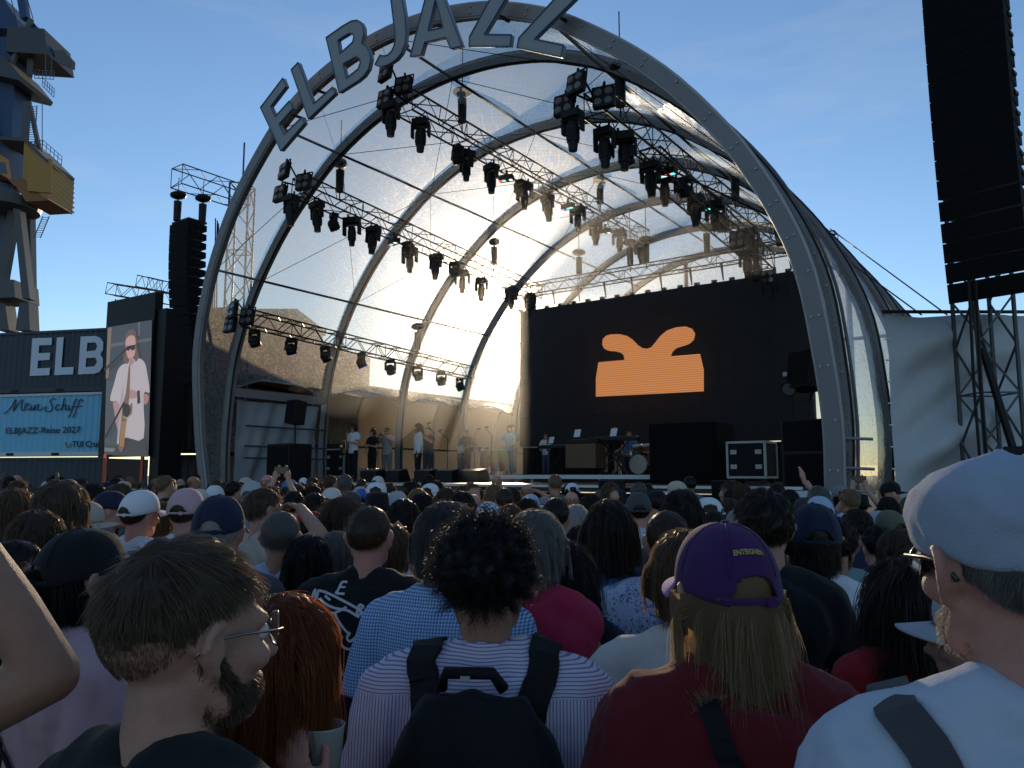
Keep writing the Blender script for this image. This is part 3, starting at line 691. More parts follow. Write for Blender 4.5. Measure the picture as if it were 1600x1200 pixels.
def stroke(pts, wpx, parent, m, fnp, nrm, per=5):
    P = catmull([(x, y, 0) for x, y in pts], per); b = MB(); vs = []
    for i, p in enumerate(P):
        dd = P[min(i+1, len(P)-1)]-P[max(i-1, 0)]; dd.normalize(); nn = V(-dd.y, dd.x, 0)
        k = wpx*(.55+.45*abs(dd.y)); a, c = p+nn*k/2, p-nn*k/2; vs += [fnp(a.x, a.y), fnp(c.x, c.y)]
    b.add(vs, [(2*i, 2*i+1, 2*i+3, 2*i+2) for i in range(len(P)-1)]); return b.build('lettering', m, parent, parent.location)
for st in ([(22,712),(45,700),(75,668),(105,618),(98,660),(90,695),(120,650),(150,618),(143,660),(145,690),(165,682)], [(160,672),(180,662),(190,650),(180,642),(168,660),(172,686),(195,680),(208,668)], [(212,655),(206,680),(212,690),(228,672)], [(222,635),(224,632)], [(232,655),(226,690),(245,655),(258,652),(254,685),(270,688),(290,668)],
           [(375,622),(355,610),(335,630),(345,655),(350,680),(325,700),(300,690),(310,660)], [(400,655),(385,652),(372,672),(380,690),(402,676)], [(432,608),(418,660),(410,692),(425,655),(442,655),(438,688),(455,680)], [(462,655),(458,688),(475,676)], [(470,632),(472,630)],
           [(520,622),(505,618),(490,660),(472,715),(455,735)], [(555,628),(538,618),(520,660),(500,715),(485,738)], [(478,668),(520,664),(552,660)]):
    stroke(Z6(st), 1.9, k1, inkm, lambda x, y: on_plane(x, y, cfp+cn*.004, cn), cn)
def text_part(txt, size, loc, xdir, ydir, parent, m, bold=.012, shear=0, sx=1.0, name='lettering', align='LEFT', th=.003):
    cu = bpy.data.curves.new('txt', 'FONT'); cu.body = txt; cu.size = size; cu.offset = bold*size; cu.shear = shear; cu.align_x = align; cu.extrude = th
    to = bpy.data.objects.new('txt', cu); C.objects.link(to); dg = bpy.context.evaluated_depsgraph_get()
    me = bpy.data.meshes.new_from_object(to.evaluated_get(dg)); bpy.data.objects.remove(to); bpy.data.curves.remove(cu)
    z = Vector(xdir).cross(Vector(ydir)); M = Matrix((Vector(xdir)*sx, Vector(ydir), z)).transposed().to_4x4()
    me.transform(Matrix.Translation(Vector(loc)) @ M); me.transform(Matrix.Translation(-parent.location))
    me.materials.clear(); me.materials.append(m); o = bpy.data.objects.new(name, me); C.objects.link(o); o.parent = parent; return o
p0 = cface(8.5, 677.5); p1 = cface(125.5, 677)
tx = text_part('ELBJAZZ-Reise 2027', 1.0, (0, 0, 0), cd, UP, k1, inkm, bold=.012)
def fit_text(o, p0, width, parent):
    xs = [v.co.dot(cd) for v in o.data.vertices]; k = width/(max(xs)-min(xs)); mn = min(xs)
    o.data.transform(Matrix.Translation(parent.location)); o.data.transform(Matrix.Scale(k, 4)); o.data.transform(Matrix.Translation(Vector(p0)-parent.location-0*cd))
    return k
tx.data.transform(Matrix.Translation(k1.location)); w_ = max(v.co.dot(cd) for v in tx.data.vertices); k_ = (p1-p0).length/w_
tx.data.transform(Matrix.Translation(p0+cn*.01-k1.location) @ Matrix.Scale(k_*.82, 4, UP) @ Matrix.Scale(k_, 4, cd) @ Matrix.Scale(k_, 4, cn))
p0 = cface(113, 698.5); t2 = text_part('TUI Cruises', .34, p0+cn*.01, cd, UP, k1, inkm, bold=.02)
stroke([(102, 691), (103.5, 697), (106.5, 699), (109.5, 697), (111, 692)], 1.6, k1, mat('sign_red', (.35, .02, .06), .5), lambda x, y: on_plane(x, y, cfp+cn*.004, cn), cn)

# ------------------------------------------------------------------ side video screen with the live picture of the saxophone player
a_, b_ = at_depth(167, 506, 27.0), at_depth(239, 493, 25.5); sx_ = (b_-a_); sx_.z = 0; sxl = sx_.length; sx_.normalize(); sn = V(sx_.y, -sx_.x, 0)
SO = V(a_.x, a_.y, 0)
side = thing('side_screen', 'tall side video screen showing the saxophonist, in front of containers', 'screen', SO)
def sface(off=.0): return lambda x, y: on_plane(x, y, SO+sn*(.02+off), sn)
zt_s, zb_s = a_.z+.05, on_plane(166, 714, SO, sn).z
MB().box(SO+sx_*(sxl/2)-sn*.16+UP*((zt_s+.75+zb_s)/2), (sxl+.12, .3, zt_s+.75-zb_s), Matrix((sx_, -sn, UP)).transposed()).build('cabinet', blackm, side, SO)
MB().box(SO+sx_*(sxl+.35)-sn*.5+UP*3.7, (.5, .8, 7.4), Matrix((sx_, -sn, UP)).transposed()).build('side_tower', blackm, side, SO)
for u in (.15, .95): MB().bar(SO+sx_*sxl*u+V(0, 0, 0), SO+sx_*sxl*u+UP*zb_s, .09).build('support_leg', mat('orange_paint', (.5, .07, .02), .5), side, SO)
def em(name, col, k=.5): return mat('pic_'+name, (.01, .01, .01), .4, emit=tuple(c*k for c in col), estr=1.0)
Z6s = lambda L: Z6(L)
PIC = [('backdrop', (.085, .095, .12), [(722,135),(1018,85),(993,1003),(698,985)]),
 ('wall_edge', (.3, .22, .19), [(722,140),(748,136),(728,470),(708,480)]), ('pipe', (.16, .18, .21), [(735,245),(1014,205),(1013,225),(734,268)]), ('pipe', (.17, .18, .22), [(925,100),(940,98),(938,190),(922,192)]),
 ('pipe', (.25, .27, .31), [(700,940),(830,948),(830,972),(700,965)]), ('panel', (.11, .12, .15), [(712,500),(850,480),(840,930),(702,920)]),
 ('trousers', (.085, .085, .10), [(845,872),(965,876),(990,1000),(752,992),(790,900)]),
 ('arm', (.62, .36, .38), [(758,640),(798,640),(806,720),(800,800),(815,825),(795,832),(775,770),(765,690)]), ('arm', (.55, .30, .33), [(950,575),(995,590),(990,635),(965,650),(915,610),(860,600),(850,570),(900,560)]),
 ('shirt', (.70, .62, .68), [(845,375),(905,345),(940,345),(970,375),(985,440),(1001,570),(960,585),(962,876),(845,872),(800,905),(784,900),(800,650),(738,625),(765,510),(790,420),(820,385)]),
 ('shirt_fold', (.56, .50, .58), [(800,650),(822,520),(830,600),(815,700),(800,905),(790,890)]),
 ('hand', (.60, .36, .38), [(850,560),(890,552),(920,575),(915,605),(870,612),(848,595)]),
 ('hair', (.22, .14, .11), [(842,375),(825,340),(842,260),(838,195),(860,160),(890,148),(912,175),(915,260),(930,330),(905,365),(895,290),(870,230),(855,290),(858,370)]),
 ('face', (.78, .45, .44), [(845,215),(870,190),(900,195),(908,240),(905,300),(890,340),(868,352),(850,320),(842,262)]),
 ('glasses', (.05, .04, .05), [(845,262),(908,250),(905,282),(882,290),(872,276),(862,292),(848,288)]),
 ('neck', (.60, .34, .34), [(865,340),(893,335),(897,370),(878,392),(860,375)]),
 ('saxophone', (.28, .18, .12), [(862,400),(872,402),(868,560),(862,660),(885,640),(880,720),(850,745),(825,950),(795,940),(812,760),(822,660),(845,560)]),
 ('saxophone_bell', (.06, .05, .05), [(826,660),(845,645),(868,660),(872,700),(855,735),(832,728),(822,700)]),
 ('saxophone_gold', (.62, .42, .22), [(872,730),(852,748),(828,742),(824,730),(850,738),(874,715)]), ('saxophone_gold', (.45, .27, .12), [(812,770),(846,760),(830,935),(800,930)]),
 ('microphone_stand', (.04, .04, .05), [(700,410),(860,258),(866,268),(704,428)]), ('microphone_stand', (.04, .04, .05), [(704,860),(828,630),(836,640),(708,884)]),
 ('microphone', (.05, .05, .06), [(918,560),(935,556),(940,640),(920,650)]), ('red_sliver', (.7, .05, .04), [(694,985),(714,985),(712,1012),(694,1010)])]
for k, (nm, col, L_) in enumerate(PIC):
    pts = Z6(L_)
    if nm in ('hair', 'face', 'shirt', 'saxophone', 'arm', 'hand', 'saxophone_bell'): pts = [(p.x, p.y) for p in catmull([(x, y, 0) for x, y in pts], 3, closed=True)]
    holed_prism([pts], sface(.004*k), sn, .003).build('picture_'+nm, em(nm+str(k), col), side, SO)
for q, (p0, p1) in enumerate((((174, 452), (262, 466)), ((222, 440), (262, 450)))):
    a_, b_ = at_depth(*p0, 28.5), at_depth(p1[0], p1[1], 27.2)
    truss('roof_truss', a_, b_, .42, ['dark truss lying across the container tops, nearer of two', 'dark truss on the container tops, farther of two'][q], 'trusses on the containers', trussm, r=.02)
o = moving_head(.5, .17); o.matrix_world = Matrix.Translation(at_depth(186, 470, 28)) ; tag(o, 'black lamp hanging from the truss end above the side screen', 'stage light')

# ------------------------------------------------------------------ harbour crane beyond the containers
CD = 95.0
crblue = mat('crane_blue', (.008, .042, .125), .5, var=.2, vscale=.3); crgrey = mat('crane_grey', (.075, .08, .09), .6, var=.2, vscale=.3); cryel = mat('crane_yellow', (.34, .19, .035), .6, var=.15, vscale=.4); crdark = mat('crane_dark', (.05, .055, .065), .6)
def cpx(px, py, dd=0): return at_depth(px, py, CD+dd)
crane = thing('harbour_crane', 'blue and yellow harbour crane towering above the containers', 'crane', V(cpx(20, 700).x, CD, 0)); CO = crane.location
def slab(name, pts, m, d0, th, parent=crane):
    """outline on the crane's own upright plane at its distance, given real depth th metres"""
    b = MB(); b.prism([(0, 0)]*0 or [(p.x, p.z) for p in [cpx(x, y, d0+th) for x, y in pts]], V(0, CD+d0, 0), V(1, 0, 0), UP, V(0, 1, 0), th); return b.build(name, m, parent, CO)
slab('column', [(-40,300),(-40,40),(2,45),(20,170),(34,240),(30,330),(-10,330)], crblue, -1, 6)
slab('upper_frame', [(-10,30),(40,28),(62,62),(64,78),(8,75),(-10,60)], crblue, 0, 5)
slab('mast', [(26,80),(54,80),(50,125),(48,160),(44,240),(26,238),(24,160)], crblue, 0, 3.5)
slab('mast_face', [(44,84),(55,84),(51,120),(44,120)], crgrey, -.2, .3)
slab('mast_face', [(38,160),(50,160),(44,236),(35,234)], crgrey, -.2, .3)
slab('counterweight', [(56,80),(110,84),(116,122),(54,118)], crdark, -1.5, 6); slab('counterweight_cap', [(90,83),(106,84),(118,98),(117,110),(92,100)], crgrey, -2.2, .8)
slab('backstay_box', [(48,30),(62,45),(96,92),(84,94),(52,60)], crblue, -.5, 1.2)
slab('machine_platform', [(18,120),(60,132),(83,160),(80,166),(20,152)], crdark, -2, 7)
slab('slewing_body', [(-20,235),(46,240),(46,300),(-20,300)], crblue, -1.5, 7)
slab('machinery_house', [(44,247),(82,250),(82,303),(46,300)], cryel, -3, .4)
hs = slab('machinery_house_side', [(82,250),(116,280),(113,336),(80,304)], cryel, -2.8, 6)
for k in range(7):
    a, b = cpx(82, 258+k*7.2, -3.0), cpx(115.5, 287+k*7.6, -3.0); MB().bar(a, b, .12, .18).build('house_rib', cryel, hs, CO)
slab('house_floor', [(50,302),(80,303),(113,334),(78,336),(66,318)], mat('crane_rust', (.25, .11, .04), .7), -2.6, 5)
slab('house_roof', [(44,243),(83,246),(117,279),(116,283),(82,251),(44,248)], crdark, -3.1, 6)
slab('driver_cabin', [(-8,246),(14,250),(18,282),(-8,280)], cryel, -4, 3); slab('cabin_window', [(-6,252),(8,254),(12,272),(-6,270)], mat('cabin_glass', (.05, .07, .1), .1), -4.05, .04)
b = MB(); ctr = cpx(22, 318, 2); 
for rr, zz in ((4.2, 0), (4.2, .9)): b.pipe([ctr+V(rr*math.cos(k*math.pi/16), rr*math.sin(k*math.pi/16)-2, zz-.4) for k in range(33)], .05, 5)
for k in range(24): a = k*math.pi/12; b.tube(ctr+V(4.2*math.cos(a), 4.2*math.sin(a)-2, -.4), ctr+V(4.2*math.cos(a), 4.2*math.sin(a)-2, .5), .035, n=4)
b.build('ring_railing', crgrey, crane, CO)
MB().tube(ctr+V(0, -2, -1.6), ctr+V(0, -2, -.5), 4.1, 4.4, n=28).build('ring_platform', crgrey, crane, CO)
for pts, dd in (([(22,330),(34,330),(10,470),(0,470)], 0), ([(30,330),(40,332),(56,470),(44,470)], -2), ([(44,340),(56,342),(58,470),(50,470)], 3)):
    slab('portal_leg', pts, crgrey, dd, 1.2)
slab('column_foot', [(-20,330),(26,330),(12,455),(-20,455)], crblue, 1, 3); slab('portal_beam', [(-20,450),(60,452),(62,478),(-20,482)], crgrey, -2, 5)
for pts in ([(12,478),(24,480),(30,520),(10,520)], [(46,478),(60,478),(62,520),(40,520)]): slab('bogie_leg', pts, crgrey, -1, 2)
b = MB(); b.bar(cpx(49, 30, -1), cpx(16, 105, -1), .5); b.build('tie_bar', crgrey, crane, CO); MB().bar(cpx(47, 165, -1), cpx(64, 246, -1), .45).build('tie_bar', crdark, crane, CO)
MB().bar(cpx(25, -60, -1), cpx(40, 30, -1), .9).build('jib', crblue, crane, CO)
for (a, b) in (((15, -10), (26, 32)), ((40, -10), (52, 30))): MB().tube(cpx(*a, -1), cpx(*b, -1), .06, n=4).build('rope', crdark, crane, CO)
MB().tube(cpx(66, 150, -1), cpx(66, 246, -1), .05, n=4).build('rope', crdark, crane, CO)
def ladder(p, q, n, name='ladder'):
    b = MB(); off = V(.4, 0, 0); b.tube(p-off, q-off, .06, n=4); b.tube(p+off, q+off, .06, n=4)
    for k in range(n): c = p.lerp(q, (k+.5)/n); b.tube(c-off, c+off, .04, n=4)
    b.build(name, crgrey, crane, CO)
ladder(cpx(53, 165, -2), cpx(48, 245, -2), 22); ladder(cpx(72, 338, -3), cpx(58, 372, -3), 10); ladder(cpx(76, 80, -2), cpx(76, 120, -2), 10)
rl = MB()
for q in ([(54, 122), (84, 124)], [(66, 134), (84, 152)], [(44, 236), (66, 232)], [(66, 232), (96, 258)]):
    for dz in (0, .6, 1.1): rl.tube(cpx(*q[0], -2.5)+UP*dz, cpx(*q[1], -2.5)+UP*dz, .045, n=4)
    for k in range(6): c = cpx(*q[0], -2.5).lerp(cpx(*q[1], -2.5), k/5); rl.tube(c, c+UP*1.1, .04, n=4)
rl.build('railing', crgrey, crane, CO)

# ------------------------------------------------------------------ gear on stage
def on_deck(px, D): p = at_depth(px, 742, D); return V(p.x, p.y, DECK)
face_cam = -TH      # things on stage face the audience: their front is -AX
def boxthing(name, px, D, size, label, cat, m=blackp, yaw=face_cam, z=0.0, bevel=.02, tilt=0):
    t = thing(name, label, cat, on_deck(px, D)+UP*z, R=rotz(yaw)); MB().box((0, 0, size[2]/2), size, Matrix.Rotation(tilt, 3, 'X')).build('cabinet', m, t, bevel=bevel); return t
def speaker(px, D, size, label, z=0, yaw=face_cam, name='loudspeaker', n=1, tilt=0):
    t = boxthing(name, px, D, size, label, 'loudspeaker', z=z, yaw=yaw, tilt=tilt)
    Rt = Matrix.Rotation(tilt, 3, 'X')
    for k in range(n): MB().box(V(0, 0, size[2]/2)+Rt @ V(0, -size[1]/2-.008, (k+.5-n/2)*size[2]/n), (size[0]*.9, .014, size[2]/n*.9), Rt).build('grille', grille, t)
    for sg in (-1, 1): MB().box((sg*(size[0]/2+.004), 0, size[2]*.5), (.012, .16, .07)).build('handle', blackm, t)
    return t
speaker(451, 21.6, (.95, .8, 1.05), 'black subwoofer standing at the left end of the stage', n=1)
s2 = speaker(459, 21.9, (.42, .4, .68), 'black monitor speaker on a pole above the left subwoofer', z=1.62, tilt=-.12)
MB().tube((0, 0, -.57), (0, 0, .02), .025).build('pole', blackm, s2)
speaker(1277, 13.6, (.98, .8, 1.15), 'black subwoofer stack at the right end of the stage', n=2)
s3 = speaker(1268, 14.2, (.55, .45, .72), 'black tilted monitor speaker on a pole at the stage right end', z=1.75, tilt=-.18, yaw=face_cam-.5)
MB().pipe([(0, 0, -.6), (0, 0, -.25), (0, .12, -.05), (0, .2, .12)], .025).build('pole', blackm, s3)
def flightcase(px, D, size, label, z=.14, yaw=face_cam):
    t = thing('flight_case', label, 'flight case', on_deck(px, D)+UP*z, R=rotz(yaw)); X, Y, Z = size
    MB().box((0, 0, Z/2), size).build('body', mat('case_black', (.012, .013, .015), .7, spec=.12), t)
    e = MB()
    for sx in (-1, 1):
        for sy in (-1, 1): e.box((sx*X/2, sy*Y/2, Z/2), (.045, .045, Z+.02))
        for sz in (0, 1): e.box((sx*X/2, 0, sz*Z), (.045, Y+.02, .045))
    for sy in (-1, 1):
        for sz in (0, 1): e.box((0, sy*Y/2, sz*Z), (X+.02, .045, .045))
    e.build('aluminium_edging', steel, t)
    for sx in (-.33, .33):
        for sz in (.3, .72): MB().box((sx*X, -Y/2-.01, sz*Z), (.13, .02, .09)).build('latch', steel, t)
    for sx in (-1, 1):
        for sy in (-1, 1): MB().tube((sx*X*.4, sy*Y*.4-.03, -.07), (sx*X*.4, sy*Y*.4+.03, -.07), .065, n=10).build('castor', blackm, t)
    return t
flightcase(1176, 16.2, (.78, .75, .72), 'black flight case with metal edges at the right of the stage')
flightcase(533, 26.2, (.9, .6, .9), 'black flight case with metal edges behind the saxophonist')
gr = thing('guitar_rack', 'rack of upright guitars behind the saxophonist', 'guitar rack', on_deck(528, 26.6)+UP*1.05, R=rotz(face_cam))
MB().box((0, 0, .1), (1.3, .4, .2)).build('rack', blackm, gr)
for k in range(5):
    g = MB(); g.tube((-.5+.25*k, 0, .2), (-.5+.25*k+.04, .05, .85), .03, .02, n=6); g.box((-.46+.25*k, .05, .92), (.07, .03, .18)); g.build('guitar_neck', mat('guitar_neck', (.05, .025, .015), .4), gr)
db = boxthing('draped_box', 1083, 17.2, (1.55, 1.2, 1.32), 'black draped box standing in front of the video wall', 'draped box', skirtm, bevel=.03)
# conductor-white triangle of paper beside the box
tag(MB().prism([(0, 0), (.16, .13), (0, .28)], on_deck(1134, 17.0)+UP*.72, RT, UP, AX, .004).build('paper_sheet', mat('paper', (.7, .72, .8), .7)), 'white paper corner sticking out beside the black draped box', 'paper')
for px, lab in ((956, 'left'), (1131, 'right')):
    p = on_plane(px, 760, S(0, -.75, 0), AX); t = thing('front_fill_speaker', f'small black front fill speaker on the stage lip, {lab} one', 'loudspeaker', V(p.x, p.y, DECK-.32), 'front fills', R=rotz(face_cam))
    MB().box((0, 0, .2), (.34 if lab == 'right' else .42, .3, .44)).build('cabinet', blackp, t, bevel=.02); MB().box((0, -.157, .2), (.30, .012, .38)).build('grille', grille, t)
ls = thing('followspot', 'lamp on a tall stand beside the right monitor speaker', 'stage light', on_deck(1242, 14.4), R=rotz(face_cam))
MB().tube((0, 0, 0), (0, 0, 1.75), .022).build('stand', blackm, ls); h = MB(); h.tube((0, -.16, 1.78), (0, .2, 1.95), .15, .13, n=12); h.build('head', blackp, ls); MB().tube((0, -.165, 1.778), (0, -.175, 1.773), .12, n=12).build('lens', lens_m, ls); MB().box((0, .05, 2.08), (.26, .2, .08)).build('bracket', steel, ls)
for a in (0, 2.1, 4.2): MB().tube((0, 0, .3), (.3*math.cos(a), .3*math.sin(a), .02), .012, n=5).build('leg', blackm, ls)
rp = thing('stair_rail', 'galvanised stair post and rails at the right stage edge', 'rail', on_deck(1308, 12.6)-UP*.3, R=rotz(face_cam))
MB().box((0, 0, .4), (.14, .1, 1.0)).build('post', steel, rp); MB().tube((-.12, 0, .1), (-.12, 0, 1.15), .03).build('post', steel, rp)
for z in (.25, .62, 1.1): MB().tube((-.15, .05, z), (.55, .1, z-.04), .025).build('rail', steel, rp)
tag(MB().box(on_plane(1262, 770, S(0, -.6, 0), AX)+V(0, 0, -.02), (.85, .3, .1), STAGE_ROT).build('ramp_edge', framew), 'pale ramp edge at the right front of the stage', 'ramp')
for k, (px, D, w_) in enumerate(((585, 21.5, .62), (622, 21.2, .5), (668, 21.0, .55), (702, 20.7, .6), (740, 20.5, .75), (928, 19.5, .0))):
    if not w_: continue
    t = thing('wedge_monitor', f'black wedge monitor on the stage lip, {ORD[k]} from left', 'loudspeaker', on_deck(px, D), 'wedge monitors', R=rotz(face_cam))
    MB().prism([(-.25, 0), (.28, 0), (.1, .36), (-.25, .30)], V(-w_/2, 0, 0), V(0, 1, 0), UP, V(1, 0, 0), w_).build('cabinet', blackp, t, bevel=.02)
rs = thing('riser', 'low pale-edged riser under the keyboards and percussion', 'riser', S(9.6, 3.2, DECK), R=STAGE_ROT)
MB().box((0, 1.6, .17), (6.4, 3.4, .06)).build('platform', deckm, rs); MB().box((0, -.115, .14), (6.4, .02, .10)).build('edge_strip', framew, rs)
for x in (-3, -1, 1, 3): MB().box((x, 0, .05), (.06, .06, .18)).build('leg', steel, rs)
# ------------------------------------------------------------------ people: one continuous body each, clothes and hair as parts
from mathutils.bvhtree import BVHTree
def smoothstep(a, b, x):
    t = np.clip((x-a)/(b-a), 0, 1); return t*t*(3-2*t)
def remesh(b, voxel, it=3, name='body'):
    me = b.mesh('tmp'); o = bpy.data.objects.new('tmp', me); C.objects.link(o)
    r = o.modifiers.new('r', 'REMESH'); r.mode = 'VOXEL'; r.voxel_size = voxel; r.use_smooth_shade = True
    s_ = o.modifiers.new('s', 'SMOOTH'); s_.factor = .5; s_.iterations = it
    out = bpy.data.meshes.new_from_object(o.evaluated_get(bpy.context.evaluated_depsgraph_get())); out.name = name
    bpy.data.objects.remove(o); bpy.data.meshes.remove(me)
    return out
def folds(me, amp, sc_=9.0, seed=0.0, zlo=None):
    """cloth creases: move vertices along normals by stretched noise"""
    n = len(me.vertices); co = np.empty(n*3); me.vertices.foreach_get('co', co); co = co.reshape(-1, 3)
    no = np.empty(n*3); me.vertices.foreach_get('normal', no); no = no.reshape(-1, 3)
    d = np.array([1.2*(.5-2*abs(mnoise.noise(Vector((x*sc_*.8+seed, y*sc_*.8, z*sc_*.5+x*4)))))+.6*mnoise.noise(Vector((x*sc_*2.3, y*sc_*2.3+seed, z*sc_*1.4+x*7))) for x, y, z in co])
    co += no*(d*amp)[:, None]; me.vertices.foreach_set('co', co.ravel()); me.update()
def xf(b, M):
    b.v = [tuple(M @ Vector(v)) for v in b.v]; return b
def capchain(b, pts, rad, n=10):
    for i in range(len(pts)-1): b.tube(pts[i], pts[i+1], rad[i], rad[i+1], n)
    for p, r in zip(pts, rad): b.ell(p, (r, r, r), n=n, m=6)
    return b
CR_C, CR_R = np.array([0, -.012, .145]), np.array([.077, .098, .092])
def head_prims(detail=True, fem=False, mouth=0):
    b = MB(); k = .94 if fem else 1.0
    b.ell(CR_C, tuple(CR_R), n=20, m=14)
    b.ell((0, .030, .100), (.060*k, .066, .092), n=18, m=12)
    for sx in (-1, 1): capchain(b, [(sx*.052*k, -.005, .075), (sx*.047*k, .02, .04), (0, .078, .016)], [.022, .023, .021 if not fem else .018])
    b.ell((0, .05, .04), (.046*k, .043, .034), n=14, m=8)
    capchain(b, [(0, .092, .128), (0, .108, .100), (0, .117, .083)], [.009, .0105, .0125])
    for sx in (-1, 1): b.ell((sx*.011, .103, .079), (.009, .011, .008))
    capchain(b, [(-.042, .078, .136), (0, .089, .136), (.042, .078, .136)], [.012, .012, .012])
    for sx in (-1, 1): b.ell((sx*.036, .073, .088), (.026, .022, .022))
    b.ell((0, .093, .054), (.024, .012, .007)); b.ell((0, .091, .044), (.021, .012, .007))
    for sx in (-1, 1):
        if detail:
            E = [(.074, .012, .128), (.085, .006, .140), (.094, -.008, .143), (.100, -.019, .132), (.099, -.022, .115), (.092, -.014, .098), (.082, -.002, .084), (.075, .006, .080)]
            capchain(b, [(sx*x, y, z) for x, y, z in E], [.0055, .006, .0065, .0065, .006, .006, .0085, .006], n=8)
            b.ell((sx*.082, -.008, .113), (.011, .017, .026)); capchain(b, [(sx*.079, .008, .115), (sx*.081, .006, .104)], [.006, .006], n=8)
        else: b.ell((sx*.081, -.008, .110), (.010, .020, .033))
    capchain(b, [(0, -.03, -.075), (0, -.022, .0), (0, -.015, .06)], [.060 if not fem else .052, .056 if not fem else .048, .056 if not fem else .05], n=14)
    return b
HEAD_O = V(0, .015, 1.515)
def head_matrix(yaw=0, pitch=0, roll=0):
    return Matrix.Translation(HEAD_O) @ Matrix.Rotation(-yaw, 4, 'Z') @ Matrix.Rotation(-pitch, 4, 'X') @ Matrix.Rotation(roll, 4, 'Y')
def ring(cx, cy, cz, rx, ry, n=20): return [Vector((cx+rx*math.cos(2*math.pi*k/n), cy+ry*math.sin(2*math.pi*k/n), cz)) for k in range(n)]
TORSO = [(.84, .165, .118, -.005), (.95, .162, .115, -.01), (1.06, .150, .105, 0), (1.16, .155, .108, .0), (1.27, .170, .116, .0), (1.36, .176, .112, -.006), (1.42, .160, .092, -.012), (1.46, .11, .072, -.016), (1.49, .07, .06, -.018)]
def torso_prims(b, inf=0.0, fem=False, zlo=.84, zhi=1.5, drop=0, bulk=1.0):
    R = []
    for z, rx, ry, cy in TORSO:
        if z < zlo-.001 or z > zhi: continue
        if fem: rx *= .90 if z > 1.2 else (.93 if z > 1.0 else 1.02)
        R.append(ring(0, cy, z-drop, rx*bulk+inf, ry*(1+(bulk-1)*1.4)+inf))
    b.loft(R)
    w_ = .178*(.9 if fem else 1)*bulk
    for sx in (-1, 1):
        capchain(b, [(sx*.045, -.022, 1.475-drop), (sx*.11, -.015, 1.445-drop), (sx*w_, -.005, 1.408-drop)], [.042+inf, .05+inf, .058+inf], n=12)
        b.ell((sx*.085, -.045, 1.33-drop), (.085+inf, .062+inf, .11+inf))
    return b
def arm_pts(side, pose, fem=False, drop=0, bulk=1.0):
    w_ = .186*(.9 if fem else 1)*bulk; s0 = V(side*w_, -.005, 1.40-drop)
    if pose is None: e, h = V(side*(w_+.052), -.03, 1.115-drop), V(side*(w_+.05), .05, .87-drop)
    else: e, h = V(*pose[0]), V(*pose[1]); e.z -= drop; h.z -= drop
    return s0, e, h
def hand_prims(b, wr, d, pn, curl=.5, scale=1.0, side=1):
    """palm, four unequal bent fingers, thumb from the side of the palm; d: hand direction, pn: palm normal"""
    d = d.normalized(); pn = (pn-d*pn.dot(d)).normalized(); x = d.cross(pn)*side; s_ = scale
    R = Matrix((x, d, pn)).transposed()
    b.ell(wr+d*.048*s_, (.040*s_, .052*s_, .016*s_), R, n=12, m=8)
    for k, (ox, L_) in enumerate(((-.029, .066), (-.010, .076), (.010, .072), (.028, .056))):
        p = wr+d*.088*s_+x*ox*s_; pts = [p]; ang = .25*curl; dd = d
        for j in range(3):
            ang2 = curl*(.45+.35*j); dd = (d*math.cos(ang2)+pn*math.sin(ang2)).normalized(); pts.append(pts[-1]+dd*L_*s_*(.45, .32, .25)[j])
        capchain(b, pts, [.0092*s_, .0088*s_, .008*s_, .007*s_], n=8)
    t0 = wr-x*.03*s_+d*.025*s_; capchain(b, [t0, t0-x*.026*s_+d*.026*s_+pn*.012*s_, t0-x*.030*s_+d*.055*s_+pn*.022*s_, t0-x*.02*s_+d*.076*s_+pn*.03*s_], [.014*s_, .0115*s_, .0098*s_, .0085*s_], n=8)
POSES = dict(down=(None, None), phone=(((-.27, .16, 1.52), (-.075, .30, 1.80)), ((.27, .16, 1.52), (.075, .30, 1.80))), brow=(None, ((.36, .17, 1.52), (.13, .16, 1.655))), sax=(((-.25, .06, 1.14), (-.03, .26, 1.20)), ((.25, .04, 1.12), (.07, .24, .96))),
    trumpet=(((-.27, .17, 1.26), (-.035, .36, 1.46)), ((.27, .15, 1.26), (.04, .26, 1.45))), guitar=(((-.30, .05, 1.16), (-.44, .28, 1.20)), ((.27, -.02, 1.12), (.10, .24, 1.02))), keys=(((-.24, .08, 1.13), (-.16, .40, 1.04)), ((.24, .08, 1.13), (.16, .40, 1.04))),
    headtouch=(None, ((.47, .08, 1.54), (.27, .07, 1.80))), cup=(None, ((.29, .03, 1.16), (.15, .0, 1.36))), camera=(((-.24, .2, 1.3), (-.06, .24, 1.60)), ((.27, .2, 1.33), (.07, .24, 1.60))), one_up=(None, ((.26, .14, 1.55), (.10, .28, 1.80))))
def legs_pts(seated, drop):
    if seated: return [[V(sx*.095, 0, .92-drop), V(sx*.13, .42, .95-drop), V(sx*.13, .40, .09)] for sx in (-1, 1)]
    return [[V(sx*.088, 0, .90), V(sx*.095, .012, .49), V(sx*.10, -.02, .085)] for sx in (-1, 1)]
CACHE = {}
